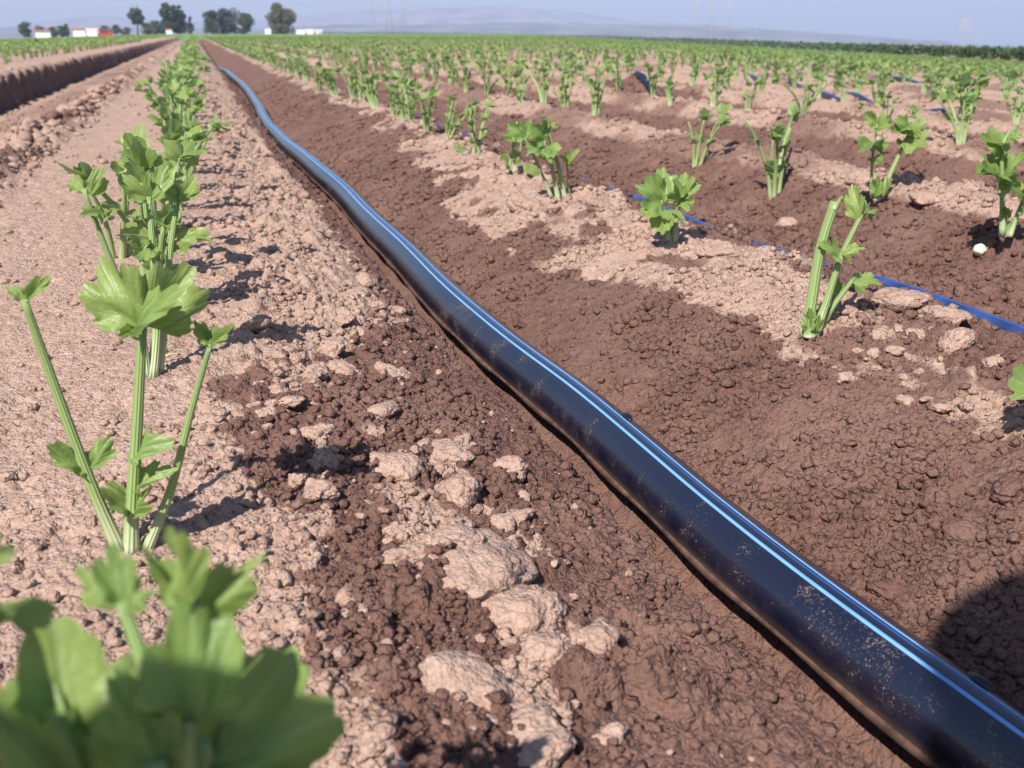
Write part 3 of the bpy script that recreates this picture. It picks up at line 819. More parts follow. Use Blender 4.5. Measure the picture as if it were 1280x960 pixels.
# second plant of the left row
B = gp(188, 470); Y = float(B[1])
hero(B, 'celery plant with yellowish stalks right behind the tall three stalked one', [
    dict(p=[at(184, 472, Y), at(176, 420, Y), at(136, 320, Y), at(104, 236, Y)], r=(.0048, .0026), leaves=[
        lf((106, 242), (74, 212), Y, Y + .01, .6, fold=.6, up=.6, droop=1, seed=41), lf((112, 244), (142, 192), Y, Y - .006, .55, fold=.8, up=.5, droop=.5, seed=42), lf((128, 268), (94, 262), Y, Y - .02, .8, fold=.3, up=.8, droop=1.4, seed=43), lf((128, 268), (144, 246), Y, Y + .02, .6, fold=.6, up=.8, droop=1, seed=47)]),
    dict(p=[at(190, 472, Y), at(196, 400, Y + .01), at(190, 300, Y + .02), at(186, 246, Y + .03)], r=(.0058, .003), leaves=[
        lf((186, 250), (150, 206), Y + .03, Y + .02, .9, fold=.3, up=.6, droop=1.4, seed=44, notch=.26), lf((188, 250), (212, 190), Y + .03, Y + .03, .8, fold=.4, up=.7, droop=1.2, seed=45), lf((190, 300), (130, 284), Y + .02, Y, .7, fold=.3, up=1.0, droop=1.4, seed=46), lf((190, 310), (160, 312), Y + .02, Y - .02, .8, fold=.3, up=1.0, droop=1.4, seed=48)]),
    dict(p=[at(198, 470, Y + .01), at(206, 400, Y + .02), at(212, 320, Y + .03), at(222, 250, Y + .04)], r=(.005, .003), leaves=[
        lf((222, 252), (250, 206), Y + .04, Y + .05, .8, fold=.4, up=.7, droop=1.3, seed=49), lf((220, 300), (284, 290), Y + .04, Y + .02, .66, fold=.25, up=1.1, droop=1.2, seed=50), lf((222, 252), (196, 222), Y + .04, Y + .02, .8, fold=.3, up=.7, droop=1.2, seed=51)]),
], shrink=.72)
# cut plant of the first row on the right
B = gp(1014, 416); Y = float(B[1])
hero(B, 'sparse celery plant with one bare cut pale stalk beside the blue tape', [
    dict(p=[at(1008, 420, Y), at(1014, 380, Y), at(1026, 310, Y), at(1044, 252, Y)], r=(.0080, .0062), label='thick pale stalk cut off at the top'),
    dict(p=[at(1042, 262, Y - .002), at(1050, 250, Y - .004), at(1054, 246, Y - .006)], r=(.0030, .0022)),
    dict(p=[at(1018, 420, Y - .004), at(1034, 375, Y - .004), at(1052, 320, Y - .004), at(1077, 268, Y - .002)], r=(.0058, .0030), leaves=[
        lf((1070, 274), (1066, 226), Y - .002, Y + .004, .62, fold=.25, up=.5, droop=1.2, seed=61, notch=.08), lf((1078, 268), (1092, 252), Y - .002, Y + .02, .6, fold=.4, droop=1, seed=62),
        lf((1048, 322), (1030, 298), Y - .006, Y - .012, .8, fold=.4, up=.8, droop=1.2, seed=63), lf((1052, 318), (1086, 304), Y - .006, Y - .02, .7, fold=.3, up=1.0, droop=1.2, seed=64), lf((1084, 266), (1090, 276), Y, Y + .01, .7, fold=.5, seed=67)]),
    dict(p=[at(1022, 418, Y + .004), at(1040, 385, Y + .002), at(1066, 350, Y)], r=(.0050, .0028), leaves=[
        lf((1064, 352), (1110, 348), Y, Y - .01, .66, fold=.2, up=.8, droop=1.0, seed=65, notch=.10), lf((1050, 366), (1036, 338), Y + .01, Y + .02, .6, fold=.5, droop=1, seed=66)]),
    dict(p=[at(1012, 420, Y - .008), at(1014, 398, Y - .010)], r=(.0070, .0050), leaves=[
        lf((1010, 414), (1012, 378), Y - .010, Y - .012, .5, fold=.8, up=.2, droop=.5, seed=68), lf((1020, 414), (1026, 388), Y - .010, Y - .014, .5, fold=.8, up=.2, droop=.5, seed=69)]),
])
# bushy plant
B = gp(840, 302); Y = float(B[1])
hero(B, 'short bushy celery plant with full leaves at the ridge right of the hose', [
    dict(p=[at(836, 304, Y), at(834, 280, Y), at(826, 250, Y)], r=(.0055, .003), leaves=[
        lf((830, 256), (800, 224), Y, Y - .02, 1.0, fold=.2, up=.6, droop=1.3, seed=71), lf((830, 252), (828, 204), Y, Y + .01, 1.0, fold=.3, up=.6, droop=1.2, seed=72), lf((830, 262), (812, 262), Y - .01, Y - .05, .9, fold=.2, up=.7, droop=1.6, seed=73), lf((832, 262), (836, 284), Y - .01, Y - .06, .9, fold=.2, up=.8, droop=1.6, seed=74)]),
    dict(p=[at(843, 304, Y), at(846, 270, Y), at(852, 240, Y)], r=(.0055, .003), leaves=[
        lf((850, 246), (858, 206), Y, Y + .01, .8, fold=.5, up=.6, droop=1.1, seed=75), lf((850, 246), (876, 226), Y, Y - .01, .9, fold=.3, up=.7, droop=1.3, seed=76), lf((850, 252), (872, 254), Y, Y - .03, .8, fold=.3, up=.8, droop=1.4, seed=77), lf((848, 250), (840, 222), Y - .01, Y - .03, .8, fold=.4, up=.6, droop=1.1, seed=78)]),
    dict(p=[at(840, 304, Y + .008), at(841, 262, Y + .01)], r=(.005, .004)),
])
# plant with several thin stalks
B = gp(703, 250); Y = float(B[1])
hero(B, 'celery plant of bare fanned stalks with leaves bunched at its upper left', [
    dict(p=[at(690, 248, Y), at(672, 205, Y), at(656, 172, Y)], r=(.004, .0024), leaves=[lf((656, 174), (632, 150), Y, Y, .8, fold=.5, up=.6, seed=81), lf((656, 174), (664, 146), Y, Y, .8, fold=.5, up=.6, seed=82)]),
    dict(p=[at(698, 250, Y), at(690, 210, Y), at(680, 176, Y)], r=(.0055, .0035), leaves=[lf((680, 178), (664, 150), Y, Y - .02, .9, fold=.4, up=.6, seed=83), lf((682, 184), (668, 196), Y, Y - .05, .9, fold=.3, up=.7, droop=1.4, seed=84), lf((682, 184), (694, 192), Y, Y - .05, .9, fold=.3, up=.7, droop=1.4, seed=85)]),
    dict(p=[at(707, 252, Y), at(697, 205, Y), at(684, 160, Y)], r=(.0055, .0035), leaves=[lf((684, 164), (672, 148), Y, Y - .02, .9, fold=.5, seed=86), lf((686, 164), (694, 150), Y, Y + .02, .7, fold=.5, seed=87)]),
    dict(p=[at(711, 248, Y + .01), at(710, 220, Y + .01), at(708, 204, Y + .01)], r=(.0035, .0022), leaves=[lf((708, 206), (724, 184), Y, Y - .02, .5, fold=.6, up=.5, seed=88), lf((708, 206), (702, 192), Y, Y - .02, .6, fold=.6, up=.5, seed=89)]),
])
B = gp(642, 216); Y = float(B[1])
hero(B, 'small pale celery plant just left of the fanned bare stalks', [
    dict(p=[at(634, 216, Y), at(640, 195, Y), at(642, 172, Y)], r=(.004, .003), leaves=[lf((642, 176), (628, 172), Y, Y - .03, .9, seed=91), lf((642, 176), (646, 148), Y, Y, .8, seed=92), lf((636, 206), (624, 196), Y, Y - .02, .8, seed=93)]),
    dict(p=[at(642, 216, Y), at(650, 190, Y), at(652, 170, Y)], r=(.004, .003), leaves=[lf((652, 172), (660, 160), Y, Y, .8, seed=94), lf((648, 200), (632, 190), Y, Y - .03, .8, seed=95)]),
])
# plant with a squat bright foot, second row
B = gp(1100, 246); Y = float(B[1])
hero(B, 'leaning celery plant with two splayed leafy stalks behind the bare cut one', [
    dict(p=[at(1090, 248, Y), at(1090, 205, Y), at(1096, 155, Y)], r=(.0042, .0026), leaves=[lf((1096, 158), (1080, 138), Y, Y, .8, seed=101), lf((1096, 160), (1116, 146), Y, Y - .03, .9, seed=102), lf((1092, 180), (1080, 182), Y, Y - .05, .7, seed=103), lf((1092, 184), (1112, 176), Y, Y - .04, .9, seed=104), lf((1091, 198), (1106, 198), Y, Y - .04, .8, seed=105)]),
    dict(p=[at(1100, 248, Y), at(1114, 215, Y), at(1134, 172, Y), at(1148, 140, Y)], r=(.0068, .003), leaves=[lf((1140, 160), (1164, 158), Y, Y - .04, 1.0, fold=.3, seed=106), lf((1136, 166), (1118, 150), Y, Y - .02, .9, seed=107), lf((1132, 172), (1160, 184), Y, Y - .06, .9, fold=.2, seed=108), lf((1134, 168), (1126, 146), Y, Y + .02, .9, seed=109), lf((1146, 144), (1134, 132), Y, Y, .8, seed=110), lf((1140, 158), (1112, 164), Y, Y - .03, .6, seed=113)]),
    dict(p=[at(1096, 250, Y - .006), at(1098, 228, Y - .01)], r=(.0075, .0060), leaves=[lf((1094, 246), (1098, 214), Y - .012, Y - .014, .5, fold=.8, up=.2, seed=111), lf((1102, 246), (1110, 216), Y - .012, Y - .014, .5, fold=.8, up=.2, seed=112)]),
])
# plant at the right edge, second row
B = gp(1258, 294); Y = float(B[1])
hero(B, 'pale leaved celery plant with a straight green stalk at the right edge', [
    dict(p=[at(1253, 295, Y), at(1253, 240, Y), at(1254, 180, Y), at(1272, 158, Y + .01)], r=(.0055, .003), leaves=[lf((1253, 226), (1226, 196), Y, Y - .03, .9, fold=.3, up=.6, seed=121), lf((1253, 220), (1282, 190), Y, Y - .03, 1.0, fold=.3, up=.6, seed=122), lf((1254, 190), (1222, 162), Y, Y, .9, fold=.3, up=.6, seed=123), lf((1254, 186), (1240, 172), Y, Y - .02, .9, seed=124), lf((1252, 226), (1222, 212), Y - .01, Y - .03, .7, seed=125), lf((1262, 170), (1284, 172), Y, Y - .02, .8, seed=126)]),
    dict(p=[at(1262, 296, Y), at(1274, 262, Y), at(1284, 236, Y)], r=(.0050, .003), leaves=[lf((1278, 252), (1262, 222), Y, Y - .03, .8, fold=.3, seed=127), lf((1278, 252), (1298, 226), Y, Y - .03, .8, fold=.3, seed=128)]),
    dict(p=[at(1258, 296, Y + .006), at(1262, 276, Y + .004)], r=(.005, .004), leaves=[lf((1258, 276), (1256, 254), Y, Y - .01, .6, fold=.6, seed=129)]),
])
# plant beyond the right edge: a leaf tip reaches in
B = gp(1335, 520); Y = float(B[1])
hero(B, 'celery plant at the right edge showing only bright leaf tips', [
    dict(p=[at(1335, 522, Y), at(1328, 470, Y), at(1310, 430, Y)], r=(.005, .003), leaves=[lf((1320, 490), (1264, 490), Y, Y - .02, .62, fold=.3, up=.8, seed=131), lf((1312, 440), (1290, 400), Y, Y, .8, seed=132), lf((1312, 440), (1340, 400), Y, Y, .8, seed=133)]),
    dict(p=[at(1340, 522, Y), at(1352, 470, Y), at(1360, 420, Y)], r=(.005, .003), leaves=[lf((1360, 424), (1380, 390), Y, Y, .8, seed=134), lf((1360, 424), (1340, 380), Y, Y, .8, seed=135)]),
])

# the other plants of the rows
cands = []
heroY = {0: [.285, .563, .874], 1: [.57, .86, 1.33, 1.73, 1.98], 2: [1.24, 1.62]}
def in_view(p, m=60):
    q = project(p)
    return q[2] > .05 and -m < q[0] < 1280 + m and q[1] < 960 + m
rowdef = [(0, ROW0, 1.10, .215, .035)]
rowdef += [(1, ROW1, 2.30, .27, .06)]
rowdef += [(2, ROW1 + ROWP, 2.72, .36, .05)]
rowdef += [(k, ROW1 + ROWP * (k - 1), .8, .33, .06) for k in range(3, 80)]
rowdef += [(-k, -1.36 - ROWP * (k - 1), 1.5, .27, .06) for k in range(1, 40)]
far_pts = []
for k, xr, y0, sp, jit in rowdef:
    rr = random.Random(k * 13 + 5)
    y = y0; o = 0
    while y < 130:
        gap = rr.random() < (.0 if k == 0 else .06)
        x = xr + rr.gauss(0, .022)
        if not gap and in_view((x, y, .05)):
            cands.append((math.hypot(x, y), k, x, y))
        elif not gap and in_view((x, y, .05), 700) and math.hypot(x, y) < 30:
            far_pts.append((math.hypot(x, y), k, x, y))
        s_ = sp if y < 3 or k == 0 else .25
        if y > 40: s_ *= 1.6
        y += max(.12, rr.gauss(s_, jit))
cands.sort()
for px_, py_ in ((970, 220), (872, 192)):
    q_ = gp(px_, py_); cands.append((0.0, 2, float(q_[0]), float(q_[1])))
cands.sort()
near = cands[:286]; rest = cands[286:]
ORD = ['first', 'second', 'third', 'fourth', 'fifth', 'sixth', 'seventh', 'eighth', 'ninth', 'tenth', 'eleventh', 'twelfth', 'thirteenth', 'fourteenth', 'fifteenth', 'sixteenth', 'seventeenth', 'eighteenth', 'nineteenth', 'twentieth']
nstart = {0: 3, 1: 5, 2: 2}
count = {}
for d, k, x, y in near:
    c = count.get(k, nstart.get(k, 0)); count[k] = c + 1
    rr = random.Random(int(x * 1e4) + int(y * 1e4))
    detail = d < 5.0
    row = 'the row left of the black hose' if k == 0 else ('the ' + ORD[k - 1] + ' row right of the black hose' if k > 0 else 'the ' + ORD[-k - 1] + ' row beyond the dark bank')
    if detail and c < 20: label = 'celery plant, ' + ORD[c] + ' from the front in ' + row
    else: label = 'small far green celery plant in ' + row
    if d == 0.0: scl, detail = 1.12, True
    elif k == 0: scl = rr.uniform(1.0, 1.22)
    else: scl = rr.uniform(.80, 1.12)
    P = protos[rr.randrange(8)]
    z = gz(x, y) - .002
    plant_from(P, (x, y, z), rr.uniform(0, 6.28), scl, label, detail, (rr.gauss(0, .13), rr.gauss(0, .13)))
# the rest of the field as one mass
VV = []; FF3 = []; FF4 = []; n0 = 0; MI = []; UU = []
def crop_mass(name, pts, hi):
    allv, allf, allu, mi = [], [], [], []
    n0 = 0
    xs = np.array([p[2] for p in pts]); ys_ = np.array([p[3] for p in pts])
    zs = land(xs, ys_)[0]
    for i, (d, k, x, y) in enumerate(pts):
        rr = random.Random(i + 17)
        v, f, u, nst = protos[rr.randrange(8)].low
        a = rr.uniform(0, 6.28); s = rr.uniform(.8, 1.12) * (1.12 if k == 0 else 1)
        ca, sa = math.cos(a) * s, math.sin(a) * s
        w = np.stack([v[:, 0] * ca - v[:, 1] * sa + x, v[:, 0] * sa + v[:, 1] * ca + y, v[:, 2] * s + zs[i]], 1)
        if d > 30: # far plants: leaves only
            f = f[nst:]
            mi += [1] * len(f)
        else: mi += [0] * nst + [1] * (len(f) - nst)
        allv.append(w); allf += [tuple(q + n0 for q in t) for t in f]; allu.append(u); n0 += len(v)
    me = make_mesh(name, np.concatenate(allv), allf, M['stalk'], np.concatenate(allu))
    me.materials.append(M['leaf'])
    me.polygons.foreach_set('material_index', np.array(mi, np.int32))
    o = link(name, me)
    return tag(o, 'mass of small celery plants filling the far field rows', 'celery crop', kind='stuff')
keep = far_pts + [p for p in rest if p[0] < 45 or (p[0] < 75 and rng.random() < .45)]
crop_mass('celery_rows', keep, True)
# beyond that the rows close into a green carpet
def canopy():
    r = [62.0]
    while r[-1] < 430: r.append(r[-1] * 1.012)
    a = np.radians(np.arange(-14, 60, .18))
    r = np.array(r)
    rg2, ag2 = np.meshgrid(r, a, indexing='ij')
    x = (rg2 * np.sin(ag2)).ravel(); y = (rg2 * np.cos(ag2)).ravel()
    z = land(x, y)[0] + .115 + .05 * fbm(x * 1.7, y * .8, 3, 7) - .14 * (1 - sstep(62, 70, rg2.ravel()))
    m, n = rg2.shape
    i = np.arange(m - 1)[:, None] * n; j = np.arange(n - 1)[None, :]
    q = np.stack([i + j, i + n + j, i + n + j + 1, i + j + 1], -1).reshape(-1, 4)
    mt = plain('far_crop_leaves', (.14, .23, .075), .8, .2, .35, 1.2)
    o = link('celery_carpet', make_mesh('celery_carpet', np.stack([x, y, z], 1), q, mt))
    tag(o, 'far green celery field closing into a carpet', 'celery crop', kind='stuff')
canopy()

# ------------------------------------------------------------------ dirt clods, each a thing
def clod_mesh(seed, sub=5, flat=.5, dry=True, crumbly=.5):
    bm = bmesh.new(); bmesh.ops.create_icosphere(bm, subdivisions=sub, radius=1)
    P = np.array([v.co[:] for v in bm.verts]); F = np.array([[v.index for v in f.verts] for f in bm.faces]); bm.free()
    r = np.random.default_rng(seed)
    d = np.ones(len(P))
    for amp, fr, cnt in ((.24, 1.3, 6), (.12, 2.6, 8)):
        for _ in range(cnt):
            w = r.normal(size=3) * fr
            d += amp * np.sin(P @ w + r.uniform(0, 6.28)) / math.sqrt(cnt) * 1.2
    P = P * d[:, None]; d = np.ones(len(P))
    for _ in range(9):
        w = r.normal(size=3); w /= np.linalg.norm(w); c = r.uniform(.62, .88)
        q = P @ w
        P = P - np.maximum(q - c, 0)[:, None] * w[None] * .35
    P0 = P.copy(); P = P / np.linalg.norm(P, axis=1)[:, None]; d = np.linalg.norm(P0, axis=1)
    # crumbs: little domes over the surface
    C = r.normal(size=(int(90 * crumbly) + 20, 3)); C /= np.linalg.norm(C, axis=1)[:, None]
    R = r.uniform(.10, .30, len(C))
    dist = np.linalg.norm(P[:, None] - C[None], axis=2)
    dome = np.sqrt(np.maximum(R[None] ** 2 - dist ** 2, 0)).max(1)
    d += .55 * crumbly * dome
    C = r.normal(size=(260, 3)); C /= np.linalg.norm(C, axis=1)[:, None]; R = r.uniform(.04, .11, 260)
    dist = np.linalg.norm(P[:, None] - C[None], axis=2)
    d += .5 * np.sqrt(np.maximum(R[None] ** 2 - dist ** 2, 0)).max(1)
    d += .022 * r.normal(size=len(P))
    P = P * d[:, None]; P[:, 2] *= flat
    wet = np.full(len(P), 0.0 if dry else .9)
    if dry: wet = sstep(-.05, -.35, P[:, 2]) * .8
    return make_mesh('dirt_clod', P, F.astype(np.int32), M['clod'], attr={'wet': wet})
dry_clods = [clod_mesh(500 + i, 5, [.56, .66, .48, .60][i % 4], True, [.7, .8, 1.2, .9][i % 4]) for i in range(8)]
wet_clods = [clod_mesh(600 + i, 5, .6, False, [.3, .6][i % 2]) for i in range(4)]
def clod(px, py, wpx, label, me, sink=.35, aspect=1.0, rz=None, group='dry dirt clods on the soil'):
    p = gp(px, py); dd = project(p)[2]
    s = wpx * dd / FPX / 2 * 1.02
    o = link('dirt_clod', me)
    z = gz(p[0], p[1]); z = min(z, lz(p[0], p[1]) + .006)
    o.location = (p[0], p[1], z + s * (.44 - sink))
    o.scale = (s * aspect, s / aspect, s)
    o.rotation_euler = (rng.uniform(-.2, .2), rng.uniform(-.2, .2), rng.uniform(0, 6.28) if rz is None else rz)
    return tag(o, label, 'dirt clod', group)
BIG = [
    (490, 588, 56, 'pale flat topped dirt clod, palest of the cluster left of the hose', 0, .35),
    (556, 566, 60, 'crumbling pale clod at the upper end of the dry clod cluster', 2, .45),
    (632, 588, 50, 'smooth pale clod lying apart between the clod cluster and the hose', 1, .45),
    (570, 622, 60, 'rounded pale clod resting on top of the largest dry clod', 5, .15),
    (492, 668, 46, 'knobbly pale clod at the left side of the largest dry clod', 4, .35),
    (508, 694, 58, 'pale clod wedged against the lower left of the largest dry clod', 3, .4),
    (588, 692, 120, 'largest dry crumbling dirt clod left of the hose', 6, .50),
    (640, 650, 40, 'small crumbly pale clod at the right shoulder of the largest dry clod', 2, .4),
    (655, 762, 90, 'broad pale clod just below the largest dry clod', 7, .48),
    (683, 826, 72, 'smooth pale potato shaped clod below the broad pale clod', 1, .35),
    (742, 800, 62, 'half damp clod with pale rim beside the potato shaped clod', 5, .42),
    (590, 868, 96, 'big pale split clod at the bottom near the leaf shadow', 0, .42),
    (655, 912, 80, 'flat crumbly pale clod at the bottom beside the split clod', 6, .55),
    (760, 918, 40, 'small pale clod alone at the bottom between clods and hose', 3, .5),
    (468, 920, 42, 'round pale clod beside the dark leaf shadow at the bottom', 1, .3),
    (397, 619, 44, 'single pale clod beside the dark leafy shadow', 5, .22),
    (396, 535, 40, 'pale clod at the upper right of the dark leafy shadow', 3, .3),
    (480, 516, 38, 'lone pale clod above the dry cluster in damp soil', 0, .4),
    (388, 474, 44, 'upright pale clod in the pebbly patch right of the tall celery', 4, .4),
    (428, 466, 40, 'lumpy pale clod at the right of the pebbly patch', 2, .35),
    (316, 417, 46, 'dark clod shaded by the celery leaf', 3, .10),
    (1199, 431, 46, 'round pale clod on the damp soil right of the cut celery', 1, .25),
    (1057, 471, 32, 'small pale angular clod just below the cut celery', 4, .3),
    (1172, 397, 60, 'crumbly brown clod behind the round pale clod', 2, .35),
    (1132, 380, 50, 'broad brown clod between the cut celery and the blue tape', 6, .4),
    (1240, 456, 30, 'brown clod right of the round pale clod', 5, .3),
    (1150, 285, 34, 'brown clod under the second blue tape', 0, .3),
    (1000, 165, 16, 'dark brown clod between celery plants in the second row', 5, .2),
    (1076, 225, 36, 'flat dry clod left of the leaning celery plant', 7, .4),
    (985, 232, 26, 'small dry clod by the foot of a second row celery', 1, .3),
    (660, 258, 40, 'low dry clod by the fanned bare stalks', 7, .45),
    (905, 320, 44, 'low dry clod right of the bushy celery', 2, .45),
]
for px, py, w, lab, k, snk in BIG:
    clod(px, py, w, lab, dry_clods[k], snk, rng.uniform(.92, 1.1))
WETB = [(1216, 652, 72, 'ring shaped damp clod on the right of the hose', .62), (1134, 752, 40, 'damp clod right of the hose near the dark shadow', .4), (1262, 612, 44, 'damp clod at the right edge beyond the ring shaped clod', .4),
        (806, 684, 26, 'flat dark damp chip left of the hose', .3), (680, 640, 34, 'damp clod between the smooth pale clod and the hose', .5), (460, 420, 60, 'broad damp clod above the pebbly patch', .6), (1110, 735, 40, 'small damp clod beside the hose right flank', .5), (512, 745, 26, 'damp round clod left of the broad pale clod', .3), (720, 690, 30, 'small damp clod left of the hose middle', .5)]
for i, (px, py, w, lab, snk) in enumerate(WETB):
    clod(px, py, w, lab, wet_clods[i % 4], snk, rng.uniform(.9, 1.15), group='damp dirt clods near the hose')
SMALL = [(332, 522, 22), (345, 492, 26), (362, 505, 30), (318, 508, 16), (350, 462, 24), (372, 452, 22), (338, 470, 18), (412, 440, 30), (440, 375, 34), (455, 355, 28), (430, 395, 26), (470, 385, 24), (320, 545, 16), (360, 440, 20), (440, 742, 26), (418, 742, 16), (425, 772, 18), (450, 765, 20), (436, 783, 14), (465, 735, 14), (505, 735, 18), (600, 800, 18), (700, 700, 16), (655, 640, 18), (655, 625, 16), (545, 590, 18), (530, 555, 20), (580, 550, 22), (520, 640, 22), (610, 640, 20), (628, 655, 24), (610, 905, 24), (640, 880, 20), (560, 905, 18), (680, 885, 16), (715, 880, 18), (695, 905, 14), (630, 930, 18), (525, 620, 14), (452, 640, 12), (480, 640, 12), (1100, 420, 22), (1120, 440, 18), (1145, 420, 22), (1120, 455, 14), (1075, 440, 14), (1160, 500, 14), (1130, 500, 20), (1180, 510, 22)]
for i, (px, py, w) in enumerate(SMALL):
    pale = px < 800
    clod(px, py, w, 'small dry crumb of soil among the pale clods' if pale else 'small dry crumb of soil on the pale strip below the cut celery', dry_clods[i % 8], .3, rng.uniform(.85, 1.2), group='small dry crumbs')

for i in range(90):
    cx, cy, sx, sy = [(575, 660, 85, 75), (620, 890, 60, 32), (350, 490, 45, 50), (440, 390, 50, 40), (690, 790, 55, 45), (1120, 430, 60, 40)][i % 6]
    px, py, w = rng.gauss(cx, sx * .6), rng.gauss(cy, sy * .6), rng.uniform(6, 17)
    pale = px < 900
    clod(px, py, w, 'small dry crumb of soil among the pale clods' if pale else 'small dry crumb of soil on the pale strip below the cut celery', dry_clods[i % 8], .25, rng.uniform(.85, 1.2), group='small dry crumbs')

# loose crumbs everywhere near the camera: nobody could count them
def crumbs(name, n, label):
    bm = bmesh.new(); bmesh.ops.create_icosphere(bm, subdivisions=1, radius=1)
    P0 = np.array([v.co[:] for v in bm.verts]); F0 = np.array([[v.index for v in f.verts] for f in bm.faces]); bm.free()
    r = np.random.default_rng(21)
    # spread by distance so that the density in sight stays even
    rad = .30 * (7.0 / .30) ** r.random(n) ; ang = np.radians(-20 + 72 * r.random(n))
    x = rad * np.sin(ang); y = rad * np.cos(ang)
    d_hose = np.abs(x - hose_x(y))
    dens = .30 + .42 * sstep(.27, .33, x) * (1 - sstep(.55, .65, x)) + .9 * np.exp(-((x + .46) / .09) ** 2) + .5 * np.exp(-((x - .62) / .12) ** 2) + .5 * np.exp(-((x - .08) / .08) ** 2) + .45 * (x > .75)
    dens = dens * (1 - .72 * (1 - sstep(.0, .06, x)) * sstep(-.40, -.36, x)) * (1 - .55 * sstep(.45, .5, x) * (1 - sstep(.66, .7, x))) * (.15 + 1.4 * vnoise(x * 6, y * 6, 401) * vnoise(x * 23, y * 23, 402) * 2) * (d_hose > .028) * (1 - .6 * np.exp(-((x + .22) / .10) ** 2)) 
    k = r.random(n) < dens
    x, y, rad = x[k], y[k], rad[k]; m = len(x)
    z, wet = ground(x, y)
    size = (.0007 + .0027 * r.random(m) ** 5) * (1 + np.clip(rad, 0, 3) * .9) * (1 + 1.2 * np.exp(-((x + .46) / .07) ** 2))
    w2 = np.clip(wet + (r.random(m) < .03) * -1.0 * (x < .24), 0, 1)
    V = P0[None] * (1 + .22 * r.normal(size=(m, len(P0), 1))) 
    V[:, :, 2] *= r.uniform(.55, .95, (m, 1)); V[:, :, 0] *= r.uniform(.75, 1.3, (m, 1))
    V *= size[:, None, None]
    a = r.uniform(0, 6.28, m); ca, sa = np.cos(a)[:, None], np.sin(a)[:, None]
    X = V[:, :, 0] * ca - V[:, :, 1] * sa + x[:, None]; Yy = V[:, :, 0] * sa + V[:, :, 1] * ca + y[:, None]
    Z = V[:, :, 2] + (z + size * .25)[:, None]
    F = (F0[None] + (np.arange(m) * len(P0))[:, None, None]).reshape(-1, 3)
    me = make_mesh(name, np.stack([X, Yy, Z], -1).reshape(-1, 3), F, M['soil'], attr={'wet': np.repeat(w2, len(P0))})
    tag(link(name, me), label, 'soil', kind='stuff')
crumbs('soil_crumbs', 210000, 'loose soil crumbs scattered over the beds and furrows')

# fallen bits: pale stubs, straw, fallen leaves
def bit(name, px, py, label, cat, L, m, az, lift=.003, rad=.0012):
    p = gp(px, py); z = gz(p[0], p[1])
    d = np.array([math.cos(az), math.sin(az), .1]) * L
    pts = np.array([-d * .5 + [0, 0, 0], [0, 0, lift * .8], d * .5])
    t = np.linspace(0, 2, 9)
    q = np.stack([smooth_curve(np.arange(3), pts[:, c], t) for c in range(3)], 1)
    v, f, u = tube(q, rad * (1 + .3 * np.sin(t * 3)), 8)
    o = link(name, Bag().add(v, f, u).mesh(name, m)); o.location = (p[0], p[1], z + lift)
    return tag(o, label, cat)
bit('straw', 212, 452, 'curled bit of dry straw at the foot of the tall celery', 'straw', .020, M['straw'], .5)
bit('straw', 203, 458, 'short split bit of dry straw left of the curled one', 'straw', .012, M['straw'], 2.2)
bit('celery_butt', 1230, 284, 'pale cut celery butt on the soil near the right edge', 'celery scrap', .017, M['white_flesh'], .4, .006, .0065)
bit('celery_butt', 222, 272, 'pale cut celery butt by the left row', 'celery scrap', .014, M['white_flesh'], 1.0, .006, .005)
def fallen(px, py, L, label, seed):
    p = gp(px, py); z = gz(p[0], p[1]); b = Bag()
    leaf_on(b, np.array([0, 0, .010]), np.array([L, L * .3, .014]), np.array([-.5, -.7, .7]), .95, seed, (8, 41), fold=.3, droop=2)
    o = link('fallen_leaf', b.mesh('fallen_leaf', M['leaf'])); o.location = (p[0], p[1], z)
    tag(o, label, 'celery leaf')
fallen(568, 190, .036, 'fallen celery leaf lying on the pale ridge above the hose bend', 5)
fallen(655, 222, .040, 'fallen celery leaf on the ridge by the fanned bare stalks', 6)

# ------------------------------------------------------------------ far things on the horizon
def far(px, d):
    """a place on the ground at distance d under picture column px, with its height"""
    h = YAW + math.atan((px - 640) / 1355.7)
    x, y = d * math.sin(h), d * math.cos(h)
    return np.array([x, y, lz(x, y)]), h
M['bark'] = plain('bark', (.12, .085, .06), .9, .1, .3, 2)
def crown_material(name, c):
    m, n, l, b = mat(name)
    geo = n.new('ShaderNodeNewGeometry'); oi = n.new('ShaderNodeObjectInfo')
    ns = noise_node(n, l, geo.outputs['Position'], .8, 3)
    l.new(ramp(n, l, ns.outputs[0], .3, .7, tuple(x * .7 for x in c[:3]) + (1,), tuple(x * 1.4 for x in c[:3]) + (1,)).outputs[0], b.inputs['Base Color'])
    b.inputs['Roughness'].default_value = .7
    return m
M['crown'] = crown_material('dark_tree_leaves', (.045, .062, .034))
M['crown_olive'] = crown_material('olive_tree_leaves', (.085, .090, .038))
M['bush'] = crown_material('bush_leaves', (.06, .085, .038))
